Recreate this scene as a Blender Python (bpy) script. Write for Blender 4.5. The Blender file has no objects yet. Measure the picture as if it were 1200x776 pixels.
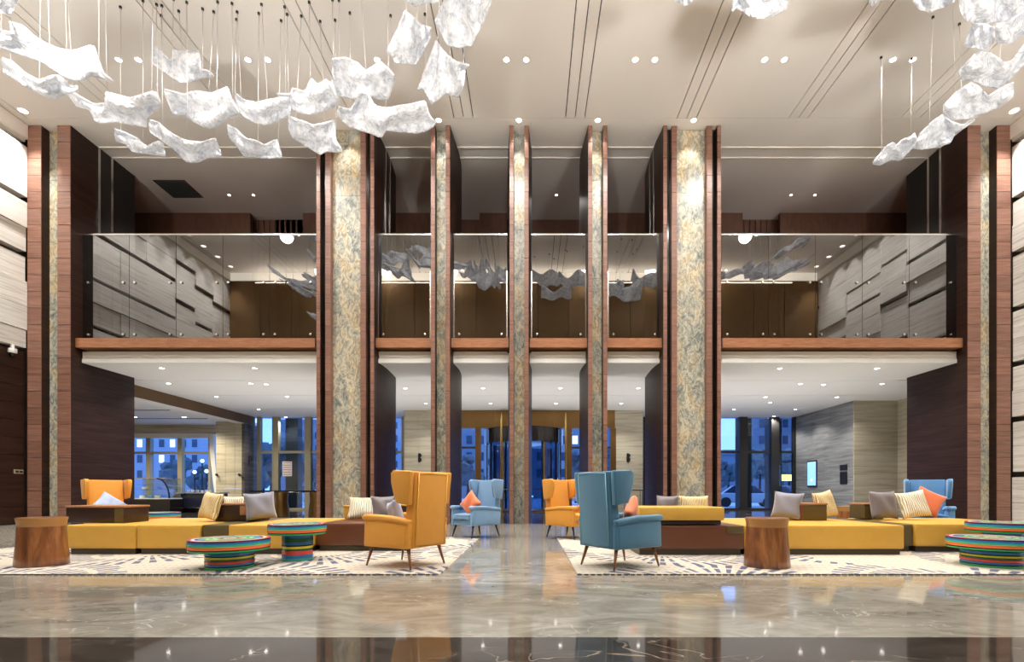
import bpy, bmesh, math, random
from mathutils import Vector, Matrix
random.seed(7)
S = bpy.context.scene
COL = S.collection
# ------------------------------------------------------------------ camera
F = 567.0; VX = 622.0; VY = 576.0; H = 0.95
cam = bpy.data.cameras.new('camera'); camo = bpy.data.objects.new('camera', cam); COL.objects.link(camo)
camo.location = (0, 0, H); camo.rotation_euler = (math.pi/2, 0, 0)
cam.sensor_fit = 'HORIZONTAL'; cam.sensor_width = 36.0; cam.lens = F/1200*36
cam.shift_x = -(VX-600)/1200; cam.shift_y = (VY-388)/1200; cam.clip_end = 400
S.camera = camo
# ------------------------------------------------------------------ world, exposure
w = bpy.data.worlds.new('dusk'); S.world = w; w.use_nodes = True
bg = w.node_tree.nodes['Background']; bg.inputs[0].default_value = (0.22, 0.40, 0.86, 1); bg.inputs[1].default_value = 2.8
S.view_settings.view_transform = 'Standard'; S.view_settings.look = 'None'
S.view_settings.gamma = 1; S.view_settings.use_curve_mapping = False
S.view_settings.exposure = 0.2
try:
    S.cycles.use_denoising = True; S.cycles.max_bounces = 10; S.cycles.diffuse_bounces = 5
    S.cycles.glossy_bounces = 4; S.cycles.transmission_bounces = 6; S.cycles.transparent_max_bounces = 12
    S.cycles.sample_clamp_indirect = 4.0; S.cycles.caustics_reflective = False; S.cycles.caustics_refractive = False
except Exception: pass
# light power table
P_MAIN = 780; P_WASH = 900; P_COL = 140; P_LOW = 190; P_UP = 260; P_LOBBY = 230; P_LOUNGE = 420; P_WALL_FILL = 980; P_FLOOR_FILL = 105
# ------------------------------------------------------------------ helpers
def at(px, py, D): return Vector(((px-VX)/F*D, D, H+(VY-py)/F*D))
def link(o): COL.objects.link(o); return o
def rootloc(p):
    v = Vector((0,0,0))
    while p is not None: v += p.location; p = p.parent
    return v
def tag(o, label=None, cat=None, group=None, kind=None):
    if label: o['label'] = label
    if cat: o['category'] = cat
    if group: o['group'] = group
    if kind: o['kind'] = kind
    return o
def empty(name, loc, rz=0.0, label=None, cat=None, group=None, kind=None):
    o = bpy.data.objects.new(name, None); o.empty_display_size = 0.2; link(o)
    o.location = loc; o.rotation_euler = (0,0,rz)
    return tag(o, label, cat, group, kind)
def mesh_obj(name, verts, faces, m, parent=None, smooth=False, world=False):
    if world:
        off = rootloc(parent); verts = [Vector(v)-off for v in verts]
    me = bpy.data.meshes.new(name); me.from_pydata([tuple(v) for v in verts], [], faces); me.update()
    if m: me.materials.append(m)
    if smooth:
        for p in me.polygons: p.use_smooth = True
    o = bpy.data.objects.new(name, me); link(o); o.parent = parent
    return o
def bm_obj(name, bm, m, parent=None, smooth=False):
    bmesh.ops.recalc_face_normals(bm, faces=bm.faces)
    me = bpy.data.meshes.new(name); bm.to_mesh(me); bm.free()
    if m: me.materials.append(m)
    if smooth:
        for p in me.polygons: p.use_smooth = True
        try: me.set_sharp_from_angle(angle=math.radians(40))
        except Exception: pass
    o = bpy.data.objects.new(name, me); link(o); o.parent = parent
    return o
def box(name, x0, x1, y0, y1, z0, z1, m, parent=None, bev=0.0, seg=2, world=True, puff=0.0):
    """box given in world coordinates (or parent-local with world=False)"""
    c = Vector(((x0+x1)/2, (y0+y1)/2, (z0+z1)/2))
    if world: c -= rootloc(parent)
    bm = bmesh.new(); bmesh.ops.create_cube(bm, size=1.0)
    dx, dy, dz = abs(x1-x0), abs(y1-y0), abs(z1-z0)
    for v in bm.verts: v.co = Vector((v.co.x*dx, v.co.y*dy, v.co.z*dz))
    if puff:
        bmesh.ops.subdivide_edges(bm, edges=bm.edges[:], cuts=5, use_grid_fill=True)
        for v in bm.verts:
            u, t = v.co.x/dx*2, v.co.y/dy*2
            if v.co.z > dz*0.49: v.co.z += puff*(1-u**4)*(1-t**4)
    if bev: bmesh.ops.bevel(bm, geom=[e for e in bm.edges if len(e.link_faces) == 2 and e.calc_face_angle() > 0.9], offset=bev, segments=seg, affect='EDGES', profile=0.5)
    o = bm_obj(name, bm, m, parent, smooth=bool(bev))
    o.location = c
    return o
_unit = {}
def tile(name, x0, x1, y0, y1, z0, z1, m, parent=None):
    """cheap plain block sharing one unit mesh for each material"""
    if m.name not in _unit:
        me = bpy.data.meshes.new('block_'+m.name); bm = bmesh.new(); bmesh.ops.create_cube(bm, size=1.0); bm.to_mesh(me); bm.free()
        me.materials.append(m); _unit[m.name] = me
    o = bpy.data.objects.new(name, _unit[m.name]); link(o); o.parent = parent
    o.location = Vector(((x0+x1)/2, (y0+y1)/2, (z0+z1)/2)) - rootloc(parent)
    o.scale = (abs(x1-x0), abs(y1-y0), abs(z1-z0))
    return o
def prism(name, pts, z0, z1, m, parent=None, world=True, smooth=False):
    """vertical extrusion of a plan polygon"""
    n = len(pts)
    v = [(p[0], p[1], z0) for p in pts] + [(p[0], p[1], z1) for p in pts]
    f = [tuple(range(n))[::-1], tuple(range(n, 2*n))] + [(i, (i+1) % n, n+(i+1) % n, n+i) for i in range(n)]
    o = mesh_obj(name, v, f, m, parent, world=world)
    if smooth:
        for p in o.data.polygons: p.use_smooth = len(p.vertices) == 4
        try: o.data.set_sharp_from_angle(angle=math.radians(35))
        except Exception: pass
    return o
def lathe(name, prof, m, parent=None, seg=40, loc=(0,0,0), smooth=True):
    v = []; f = []
    for (r, z) in prof:
        for i in range(seg):
            a = 2*math.pi*i/seg; v.append((r*math.cos(a)+loc[0], r*math.sin(a)+loc[1], z+loc[2]))
    for k in range(len(prof)-1):
        for i in range(seg):
            j = (i+1) % seg; f.append((k*seg+i, k*seg+j, (k+1)*seg+j, (k+1)*seg+i))
    if prof[0][0] > 1e-4: f.append(tuple(range(seg))[::-1])
    if prof[-1][0] > 1e-4: f.append(tuple((len(prof)-1)*seg+i for i in range(seg)))
    o = mesh_obj(name, v, f, m, parent, smooth=smooth)
    if smooth:
        try: o.data.set_sharp_from_angle(angle=math.radians(38))
        except Exception: pass
    return o
def tube(name, p0, p1, r0, r1, m, parent=None, seg=10, world=False):
    p0 = Vector(p0); p1 = Vector(p1); d = (p1-p0).normalized()
    a = d.orthogonal().normalized(); b = d.cross(a)
    v = []
    for p, r in ((p0, r0), (p1, r1)):
        for i in range(seg):
            t = 2*math.pi*i/seg; v.append(p + a*math.cos(t)*r + b*math.sin(t)*r)
    f = [(i, (i+1) % seg, seg+(i+1) % seg, seg+i) for i in range(seg)] + [tuple(range(seg))[::-1], tuple(range(seg, 2*seg))]
    return mesh_obj(name, v, f, m, parent, smooth=True, world=world)
# ------------------------------------------------------------------ materials
def newmat(name):
    m = bpy.data.materials.new(name); m.use_nodes = True
    return m, m.node_tree, m.node_tree.nodes, m.node_tree.links, m.node_tree.nodes['Principled BSDF']
def plain(name, col, rough=0.5, metal=0.0, spec=0.5, sheen=0.0, coat=0.0, noise=0.0, nscale=8.0, bump=0.0, bscale=60.0):
    m, nt, N, L, b = newmat(name)
    b.inputs['Base Color'].default_value = (*col, 1); b.inputs['Roughness'].default_value = rough
    b.inputs['Metallic'].default_value = metal; b.inputs['Specular IOR Level'].default_value = spec
    b.inputs['Sheen Weight'].default_value = sheen; b.inputs['Coat Weight'].default_value = coat
    tc = N.new('ShaderNodeTexCoord')
    if noise:
        n = N.new('ShaderNodeTexNoise'); n.inputs['Scale'].default_value = nscale; n.inputs['Detail'].default_value = 4
        L.new(tc.outputs['Object'], n.inputs['Vector'])
        mx = N.new('ShaderNodeMix'); mx.data_type = 'RGBA'
        mx.inputs[6].default_value = (*[c*(1-noise) for c in col], 1); mx.inputs[7].default_value = (*[min(1, c*(1+noise)) for c in col], 1)
        L.new(n.outputs['Fac'], mx.inputs[0]); L.new(mx.outputs[2], b.inputs['Base Color'])
    if bump:
        n2 = N.new('ShaderNodeTexNoise'); n2.inputs['Scale'].default_value = bscale; L.new(tc.outputs['Object'], n2.inputs['Vector'])
        bp = N.new('ShaderNodeBump'); bp.inputs['Strength'].default_value = bump; bp.inputs['Distance'].default_value = 0.01
        L.new(n2.outputs['Fac'], bp.inputs['Height']); L.new(bp.outputs['Normal'], b.inputs['Normal'])
    return m
def emis(name, col, s):
    m, nt, N, L, b = newmat(name)
    b.inputs['Base Color'].default_value = (*col, 1); b.inputs['Emission Color'].default_value = (*col, 1); b.inputs['Emission Strength'].default_value = s
    return m
def grain(name, cols, scale, rough=0.4, spec=0.5, coat=0.0, detail=6, distort=0.6, bump=0.0, pos=(0.3, 0.7), tilevar=0.0):
    """stretched-noise grain in world position; cols = dark, mid, light"""
    m, nt, N, L, b = newmat(name)
    g = N.new('ShaderNodeNewGeometry'); mp = N.new('ShaderNodeMapping'); mp.inputs['Scale'].default_value = scale
    L.new(g.outputs['Position'], mp.inputs['Vector'])
    n = N.new('ShaderNodeTexNoise'); n.inputs['Scale'].default_value = 1; n.inputs['Detail'].default_value = detail; n.inputs['Roughness'].default_value = 0.6; n.inputs['Distortion'].default_value = distort
    L.new(mp.outputs[0], n.inputs['Vector'])
    r = N.new('ShaderNodeValToRGB'); e = r.color_ramp.elements
    e[0].position = pos[0]; e[0].color = (*cols[0], 1); e[1].position = pos[1]; e[1].color = (*cols[2], 1)
    k = r.color_ramp.elements.new((pos[0]+pos[1])/2); k.color = (*cols[1], 1)
    L.new(n.outputs['Fac'], r.inputs[0]); out = r.outputs[0]
    if tilevar:
        oi = N.new('ShaderNodeObjectInfo'); hs = N.new('ShaderNodeHueSaturation')
        mr = N.new('ShaderNodeMapRange'); mr.inputs[3].default_value = 1-tilevar; mr.inputs[4].default_value = 1+tilevar
        L.new(oi.outputs['Random'], mr.inputs[0]); L.new(mr.outputs[0], hs.inputs['Value']); L.new(out, hs.inputs['Color']); out = hs.outputs[0]
    L.new(out, b.inputs['Base Color'])
    b.inputs['Roughness'].default_value = rough; b.inputs['Specular IOR Level'].default_value = spec; b.inputs['Coat Weight'].default_value = coat; b.inputs['Coat Roughness'].default_value = 0.1
    if bump:
        bp = N.new('ShaderNodeBump'); bp.inputs['Strength'].default_value = bump; bp.inputs['Distance'].default_value = 0.02
        L.new(n.outputs['Fac'], bp.inputs['Height']); L.new(bp.outputs[0], b.inputs['Normal'])
    return m
M = {}
M['ceil'] = plain('ceiling_paint', (0.84, 0.80, 0.75), 0.85, noise=0.03, nscale=0.6)
M['soffit'] = plain('soffit_paint', (0.86, 0.84, 0.80), 0.8)
M['white'] = plain('white_paint', (0.85, 0.84, 0.81), 0.6)
M['dark'] = plain('dark_recess', (0.012, 0.010, 0.009), 0.6)
M['slotback'] = plain('slot_backing', (0.10, 0.075, 0.055), 0.7)
M['blackgloss'] = plain('black_gloss', (0.012, 0.010, 0.010), 0.12)
M['wood'] = grain('sapele_veneer', ((0.13, 0.062, 0.043), (0.20, 0.098, 0.068), (0.28, 0.145, 0.105)), (1.2, 1.2, 26), 0.38, tilevar=0.12)
M['ledgewood'] = grain('ledge_wood', ((0.20, 0.08, 0.037), (0.29, 0.125, 0.06), (0.36, 0.17, 0.09)), (3, 3, 30), 0.35, tilevar=0.06)
M['wood_dark'] = grain('dark_wood_panel', ((0.014, 0.006, 0.004), (0.026, 0.011, 0.007), (0.042, 0.019, 0.012)), (0.8, 0.8, 14), 0.42, spec=0.22)  # similar wood to the veneer, with a darker base colour
M['brownwall'] = grain('brown_wallcover', ((0.07, 0.028, 0.016), (0.10, 0.04, 0.023), (0.12, 0.05, 0.03)), (6, 6, 2), 0.6)
M['trav'] = grain('travertine_light', ((0.50, 0.46, 0.40), (0.70, 0.67, 0.62), (0.80, 0.77, 0.73)), (0.7, 0.7, 16), 0.45, tilevar=0.05, bump=0.1)
M['trav2'] = grain('travertine_beige', ((0.36, 0.31, 0.22), (0.52, 0.47, 0.36), (0.62, 0.57, 0.46)), (0.5, 0.5, 9), 0.4, tilevar=0.03)
M['travgrey'] = grain('travertine_grey', ((0.16, 0.16, 0.15), (0.28, 0.28, 0.27), (0.40, 0.40, 0.38)), (0.6, 0.6, 8), 0.4, tilevar=0.04)
M['darkstone'] = grain('dark_striped_stone', ((0.05, 0.045, 0.04), (0.09, 0.08, 0.07), (0.15, 0.13, 0.115)), (0.8, 0.8, 10), 0.4)
M['bronze'] = plain('bronze_metal', (0.30, 0.17, 0.06), 0.28, metal=0.85, noise=0.12, nscale=1.5)
M['bronze_panel'] = plain('bronze_panel', (0.16, 0.088, 0.03), 0.42, metal=0.35, noise=0.2, nscale=0.7)
M['gold'] = plain('brass_metal', (0.72, 0.50, 0.18), 0.22, metal=1.0)
M['frame'] = plain('champagne_frame', (0.42, 0.37, 0.25), 0.4, metal=0.3)
M['framedark'] = plain('dark_frame', (0.03, 0.028, 0.027), 0.35)
M['chrome'] = plain('brushed_steel', (0.75, 0.74, 0.72), 0.25, metal=1.0)
M['black'] = plain('black_satin', (0.015, 0.014, 0.014), 0.4)
M['lamp'] = emis('lamp_glow', (1.0, 0.95, 0.88), 14)
M['lampdim'] = emis('lamp_glow_soft', (1.0, 0.92, 0.80), 6)
M['whiteglow'] = emis('strip_glow', (1.0, 0.93, 0.80), 1.6)
M['vent'] = plain('vent_metal', (0.05, 0.06, 0.06), 0.5)

def stone_mat():
    m, nt, N, L, b = newmat('gold_grey_granite')
    g = N.new('ShaderNodeNewGeometry'); mp = N.new('ShaderNodeMapping'); mp.inputs['Scale'].default_value = (1.25, 1, 0.7); mp.inputs['Rotation'].default_value = (0, 0.6, 0)
    L.new(g.outputs['Position'], mp.inputs['Vector'])
    n1 = N.new('ShaderNodeTexNoise'); n1.inputs['Scale'].default_value = 1.1; n1.inputs['Detail'].default_value = 4; n1.inputs['Distortion'].default_value = 1.8
    n2 = N.new('ShaderNodeTexNoise'); n2.inputs['Scale'].default_value = 5.5; n2.inputs['Detail'].default_value = 9; n2.inputs['Distortion'].default_value = 1.9; n2.inputs['Roughness'].default_value = 0.72
    n3 = N.new('ShaderNodeTexNoise'); n3.inputs['Scale'].default_value = 1.0; n3.inputs['Detail'].default_value = 2
    for n in (n1, n2, n3): L.new(mp.outputs[0], n.inputs['Vector'])
    r1 = N.new('ShaderNodeValToRGB'); e = r1.color_ramp.elements
    e[0].position = 0.40; e[0].color = (0.13, 0.165, 0.17, 1); e[1].position = 0.64; e[1].color = (0.50, 0.34, 0.15, 1)
    k = r1.color_ramp.elements.new(0.48); k.color = (0.34, 0.34, 0.29, 1)
    L.new(n1.outputs['Fac'], r1.inputs[0])
    r2 = N.new('ShaderNodeValToRGB'); e = r2.color_ramp.elements
    e[0].position = 0.39; e[0].color = (0.05, 0.065, 0.068, 1); e[1].position = 0.57; e[1].color = (0.66, 0.60, 0.44, 1)
    k = r2.color_ramp.elements.new(0.49); k.color = (0.33, 0.31, 0.25, 1)
    L.new(n2.outputs['Fac'], r2.inputs[0])
    mx = N.new('ShaderNodeMix'); mx.data_type = 'RGBA'; mx.blend_type = 'MIX'; mx.inputs[0].default_value = 0.55
    L.new(r1.outputs[0], mx.inputs[6]); L.new(r2.outputs[0], mx.inputs[7])
    L.new(mx.outputs[2], b.inputs['Base Color']); b.inputs['Roughness'].default_value = 0.3
    return m
M['stone'] = stone_mat()
def marble(name, cols, vein, vscale, rough, veinw=0.03):
    m, nt, N, L, b = newmat(name)
    g = N.new('ShaderNodeNewGeometry'); mp = N.new('ShaderNodeMapping'); mp.inputs['Rotation'].default_value = (0, 0, 0.5); mp.inputs['Scale'].default_value = (0.6, 1.3, 1)
    L.new(g.outputs['Position'], mp.inputs['Vector'])
    n = N.new('ShaderNodeTexNoise'); n.inputs['Scale'].default_value = 2.6; n.inputs['Detail'].default_value = 10; n.inputs['Roughness'].default_value = 0.65; n.inputs['Distortion'].default_value = 1.6
    L.new(mp.outputs[0], n.inputs['Vector'])
    r = N.new('ShaderNodeValToRGB'); e = r.color_ramp.elements
    e[0].position = 0.34; e[0].color = (*cols[0], 1); e[1].position = 0.68; e[1].color = (*cols[1], 1)
    L.new(n.outputs['Fac'], r.inputs[0])
    n2 = N.new('ShaderNodeTexNoise'); n2.inputs['Scale'].default_value = vscale; n2.inputs['Detail'].default_value = 3; n2.inputs['Distortion'].default_value = 0.8
    L.new(mp.outputs[0], n2.inputs['Vector'])
    s = N.new('ShaderNodeMath'); s.operation = 'SUBTRACT'; s.inputs[1].default_value = 0.5; L.new(n2.outputs['Fac'], s.inputs[0])
    a = N.new('ShaderNodeMath'); a.operation = 'ABSOLUTE'; L.new(s.outputs[0], a.inputs[0])
    r2 = N.new('ShaderNodeValToRGB'); r2.color_ramp.elements[0].position = 0.0; r2.color_ramp.elements[0].color = (0.75, 0.75, 0.75, 1)
    r2.color_ramp.elements[1].position = veinw; r2.color_ramp.elements[1].color = (0, 0, 0, 1); L.new(a.outputs[0], r2.inputs[0])
    mm = N.new('ShaderNodeMath'); mm.operation = 'MULTIPLY'; L.new(r2.outputs[0], mm.inputs[0])
    n3 = N.new('ShaderNodeTexNoise'); n3.inputs['Scale'].default_value = 1.1; L.new(mp.outputs[0], n3.inputs['Vector'])
    r3 = N.new('ShaderNodeValToRGB'); r3.color_ramp.elements[0].position = 0.45; r3.color_ramp.elements[1].position = 0.65; L.new(n3.outputs['Fac'], r3.inputs[0]); L.new(r3.outputs[0], mm.inputs[1])
    mx = N.new('ShaderNodeMix'); mx.data_type = 'RGBA'; mx.inputs[7].default_value = (*vein, 1)
    L.new(mm.outputs[0], mx.inputs[0]); L.new(r.outputs[0], mx.inputs[6]); L.new(mx.outputs[2], b.inputs['Base Color'])
    b.inputs['Roughness'].default_value = rough; b.inputs['Specular IOR Level'].default_value = 0.6
    return m
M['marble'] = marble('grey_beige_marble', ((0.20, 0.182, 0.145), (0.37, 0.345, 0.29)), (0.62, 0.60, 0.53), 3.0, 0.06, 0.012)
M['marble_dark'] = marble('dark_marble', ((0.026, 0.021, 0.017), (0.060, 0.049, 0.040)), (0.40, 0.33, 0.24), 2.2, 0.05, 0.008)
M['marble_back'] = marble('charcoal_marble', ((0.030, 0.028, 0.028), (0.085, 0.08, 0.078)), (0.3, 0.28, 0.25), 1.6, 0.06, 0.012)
def glass_mix(name, tint, refl, reflcol=(1, 1, 1), rough=0.0):
    m = bpy.data.materials.new(name); m.use_nodes = True; nt = m.node_tree; N = nt.nodes; L = nt.links; N.clear()
    o = N.new('ShaderNodeOutputMaterial'); t = N.new('ShaderNodeBsdfTransparent'); t.inputs[0].default_value = (*tint, 1)
    gl = N.new('ShaderNodeBsdfGlossy'); gl.inputs[0].default_value = (*reflcol, 1); gl.inputs['Roughness'].default_value = rough
    mx = N.new('ShaderNodeMixShader'); mx.inputs[0].default_value = refl
    L.new(t.outputs[0], mx.inputs[1]); L.new(gl.outputs[0], mx.inputs[2]); L.new(mx.outputs[0], o.inputs[0])
    return m
M['balglass'] = glass_mix('smoked_reflective_glass', (0.26, 0.25, 0.24), 0.20, (0.95, 0.95, 0.97))
M['winglass'] = glass_mix('window_glass', (0.80, 0.88, 0.97), 0.05)
M['doorglass'] = glass_mix('door_glass', (0.55, 0.68, 0.80), 0.10)
M['caseglass'] = glass_mix('case_glass', (0.75, 0.82, 0.85), 0.12)
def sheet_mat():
    m, nt, N, L, b = newmat('crackled_glass_added_glow')
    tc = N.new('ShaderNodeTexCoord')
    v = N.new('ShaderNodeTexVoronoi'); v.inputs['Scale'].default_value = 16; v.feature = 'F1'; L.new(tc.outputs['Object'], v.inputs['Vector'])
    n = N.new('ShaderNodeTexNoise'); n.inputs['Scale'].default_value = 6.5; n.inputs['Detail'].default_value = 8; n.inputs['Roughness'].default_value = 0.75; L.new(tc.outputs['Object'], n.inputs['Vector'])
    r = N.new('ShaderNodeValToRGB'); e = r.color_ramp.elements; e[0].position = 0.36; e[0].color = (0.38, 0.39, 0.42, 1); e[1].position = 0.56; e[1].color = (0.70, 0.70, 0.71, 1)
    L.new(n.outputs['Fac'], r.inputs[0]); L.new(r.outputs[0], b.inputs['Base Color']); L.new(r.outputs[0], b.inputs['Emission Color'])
    b.inputs['Emission Strength'].default_value = 0.34; b.inputs['Roughness'].default_value = 0.25  # emission stands in for lamp light on the sheets, even their unlit side
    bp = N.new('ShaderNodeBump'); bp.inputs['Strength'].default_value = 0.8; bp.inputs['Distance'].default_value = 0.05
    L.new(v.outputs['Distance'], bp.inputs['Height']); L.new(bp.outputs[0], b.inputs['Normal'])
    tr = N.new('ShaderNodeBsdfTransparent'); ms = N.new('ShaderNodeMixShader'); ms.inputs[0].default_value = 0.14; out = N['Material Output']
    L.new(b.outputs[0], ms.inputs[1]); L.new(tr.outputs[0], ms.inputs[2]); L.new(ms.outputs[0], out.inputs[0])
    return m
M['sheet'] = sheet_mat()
M['wire'] = plain('steel_wire', (0.75, 0.73, 0.70), 0.4, metal=0.2)
# ------------------------------------------------------------------ constants of the place
C = -0.341                      # building axis
ZC = 11.62                      # main ceiling
DF = 14.10                      # front plane of the columns
DB = 16.36                      # back of the columns
DG = 14.46                      # balustrade glass plane
ZS = 4.79                       # lower soffit
WL, WR = C-14.31, C+14.31       # hall side wall faces
def struct(o): o['kind'] = 'structure'; return o

# ================================================================== FLOORS
struct(box('floor', -24, 24, 3.15, 14.12, -0.2, 0.0, M['marble']))
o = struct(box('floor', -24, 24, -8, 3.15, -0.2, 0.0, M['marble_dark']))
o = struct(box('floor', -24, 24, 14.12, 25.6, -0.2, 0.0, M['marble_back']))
# ================================================================== MAIN CEILING with grooves
struct(box('ceiling', -18, 18, 3.9, 19.4, ZC+0.06, ZC+0.3, M['dark']))
gx = sorted(543.3+130.6*k+d for k in range(-8, 9) for d in (-11.2, 0, 11.2))
gx = [(p-VX)/F*13.84 for p in gx]; gx = [g for g in gx if WL-0.2 < g < WR+0.2]
edges = [WL-0.5]+gx+[WR+0.5]
cp = struct(empty('ceiling_panelling', (0, 9, ZC), kind='structure')); cp.name = 'ceiling_field'
for a, b_ in zip(edges[:-1], edges[1:]):
    tile('ceiling_panel', a+0.013, b_-0.013, 4.0, 13.83, ZC, ZC+0.07, M['ceil'], cp)
struct(box('ceiling', -18, 18, 13.84, 15.0, ZC, ZC+0.07, M['ceil']))
struct(box('trim_1', -18, 18, 14.97, 15.03, ZC-0.03, ZC+0.05, M['soffit']))
struct(box('ceiling', -18, 18, 15.06, 15.47, ZC+0.02, ZC+0.07, M['ceil']))
struct(box('trim_2', -18, 18, 15.46, 15.50, ZC-0.02, ZC+0.05, M['soffit']))
struct(box('ceiling', -18, 18, 15.50, 19.2, ZC, ZC+0.07, M['ceil']))
# ================================================================== SIDE WALLS OF THE HALL
def side_wall(side):
    face = WL if side < 0 else WR
    nm = 'wall_left' if side < 0 else 'wall_right'
    root = empty(nm, (face, 9, 0), kind='structure')
    back = face + side*0.30
    tile('backing', min(back, back+side*0.25), max(back, back+side*0.25), -8, DF+0.3, 0, ZC+0.3, M['slotback'], root)
    # staggered stone courses
    rng = random.Random(5 if side < 0 else 6)
    z_lo = 5.12 if side < 0 else 0.02
    y = DF-0.02; first = True
    slots = [11.12, 9.50, 7.92, 6.32, 4.72, 3.12, 1.52]
    while y > 3.8:
        ln = 1.1 if first else rng.uniform(1.15, 2.1)
        y1 = max(3.6, y-ln); dz = 0.0 if first else rng.choice((-0.55, -0.28, 0.0, 0.25, 0.5))
        cuts = [ZC-0.02]
        for s in slots:
            c = s+dz
            if c < ZC-0.1: cuts += [c, c-(0.16 if rng.random() < 0.85 else 0.012)]
        cuts.append(-2)
        for k in range(0, len(cuts)-1, 2):
            zt, zb = cuts[k], cuts[k+1]
            if zt < z_lo+0.05: break
            zb = max(zb, z_lo)
            mid = (zt+zb)/2+rng.uniform(-0.08, 0.08)
            for (p, q) in ((mid+0.006, zt), (zb, mid-0.006)):
                if q-p < 0.03: continue
                pr = rng.choice((0.0, 0.035, 0.06))
                x0 = face+side*pr; x1 = face+side*0.28
                tile('stone_panel', min(x0, x1), max(x0, x1), y1+0.004, y-0.004, p, q, M['trav'], root)
        y = y1; first = False
    if side < 0:     # dark timber boards below the stone on this side
        z = 0.0
        while z < 5.0:
            z1 = min(5.02, z+0.50)
            yy = DF
            while yy > 3.7:
                y2 = max(3.6, yy-2.6)
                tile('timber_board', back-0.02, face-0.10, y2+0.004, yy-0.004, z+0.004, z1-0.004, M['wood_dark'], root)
                yy = y2
            z = z1
    # cornice with the wall-wash slot above
    x0, x1 = face-side*0.02, face+side*0.3
    tile('cornice', min(x0, x1), max(x0, x1), 4.0, DF, ZC-0.42, ZC-0.02, M['ceil'], root)
    return root
side_wall(-1); side_wall(1)
# ================================================================== WALL OPPOSITE (above the camera's portal), seen in the glass
ro = empty('wall_front', (C, 5.3, 0), kind='structure')
tile('backing', WL-1, WR+1, 4.9, 5.26, 6.6, ZC+0.3, M['dark'], ro)
x = WL
while x < WR-0.1:
    x2 = min(WR, x+1.5)
    tile('wall_panel', x+0.012, x2-0.012, 5.24, 5.35, 6.62, ZC-0.42, M['bronze_panel'], ro); x = x2
tile('cove_band', WL, WR, 5.24, 5.33, ZC-0.40, ZC-0.02, M['whiteglow'], ro)
# low lobby behind the camera
lob = empty('wall_back', (0, -7.5, 0), kind='structure')
tile('panel', -24, 24, -8.2, -7.8, 0, 6.9, M['trav2'], lob)
struct(box('ceiling', -24, 24, -8, 5.3, 6.60, 6.75, M['soffit']))
struct(box('wall_side_lobby', -16.2, -15.9, -8, 3.6, 0, 6.7, M['wood_dark'])).name = 'wall_lobby_left'
struct(box('wall_side_lobby', 15.9, 16.2, -8, 3.6, 0, 6.7, M['trav'])).name = 'wall_lobby_right'
# ================================================================== COLUMNS
def tiles_strip(root, x0, x1, y0, m=M['wood'], zt=ZC-0.01):
    n = 24; hgt = zt/n
    for i in range(n):
        tile('veneer_tile', x0+0.002, x1-0.002, y0-0.018, y0, i*hgt+0.006, (i+1)*hgt-0.006, m, root)
def slabs(root, x0, x1, y, n, offset=0.0):
    zt = ZC-0.01; h = zt/n
    for i in range(n):
        tile('stone_slab', x0, x1, y, y+0.05, i*h+(0.004 if i else 0.0), (i+1)*h-0.004, M['stone'], root)
def small_column(cx, where):
    r = empty('stone_column', (cx, 15.2, 0), label='slim stone-faced column with bowed dark timber fins, '+where, cat='column', group='slim columns between the glass bays')
    hw = [(DF, 0.28), (DG, 0.305), (14.85, 0.345), (15.2, 0.372), (15.5, 0.375), (15.8, 0.360), (16.1, 0.330), (DB, 0.294)]
    for s in (-1, 1):
        pts = [(cx+s*0.155, DF)] + [(cx+s*h, d) for d, h in hw] + [(cx+s*0.005, DB), (cx+s*0.005, 14.39), (cx+s*0.155, 14.39)]
        if s > 0: pts = pts[::-1]
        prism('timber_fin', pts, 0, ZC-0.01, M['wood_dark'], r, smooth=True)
        a, b_ = sorted((cx+s*0.157, cx+s*0.279))
        tiles_strip(r, a, b_, DF)
    slabs(r, cx-0.153, cx+0.153, 14.33, 8)
small_column(C-2.29, 'beside the near yellow wingback chair')
small_column(C, 'standing in front of the revolving door')
small_column(C+2.29, 'behind the near blue wingback chair')
def big_column(cx, where):
    r = empty('stone_pillar', (cx, 15.2, 0), label='broad stone-faced pillar in dark timber fins, '+where, cat='pillar', group='broad pillars of the lobby')
    pr = [(14.30, 0.84), (14.7, 0.885), (15.2, 0.90), (15.8, 0.88), (DB, 0.84)]
    pts = [(cx-h, d) for d, h in pr] + [(cx+h, d) for d, h in reversed(pr)]
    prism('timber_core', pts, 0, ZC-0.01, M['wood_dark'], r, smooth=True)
    for s in (-1, 1):
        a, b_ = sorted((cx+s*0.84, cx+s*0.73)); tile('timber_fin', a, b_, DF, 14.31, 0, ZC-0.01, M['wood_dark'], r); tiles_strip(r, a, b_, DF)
        a, b_ = sorted((cx+s*0.59, cx+s*0.435)); tile('timber_fin', a, b_, DF+0.02, 14.31, 0, ZC-0.01, M['wood'], r); tiles_strip(r, min(a, b_) if s < 0 else a, b_, DF+0.02)
        a, b_ = sorted((cx+s*0.73, cx+s*0.59)); tile('dark_glass_strip', a, b_, 14.26, 14.29, 0, ZC-0.01, M['blackgloss'], r)
    slabs(r, cx-0.433, cx+0.433, 14.27, 6)
    # shutter guide rails up the inner faces
    for s in (-1, 1):
        for d in (15.0, 15.46):
            tile('guide_rail', cx+s*0.895-0.012, cx+s*0.895+0.022, d-0.03, d+0.03, 5.47, ZC-0.01, M['chrome'], r)
big_column(C-5.06, 'rising behind the brown leather sofa')
big_column(C+5.04, 'rising behind the gold bolster on brown leather')
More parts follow.
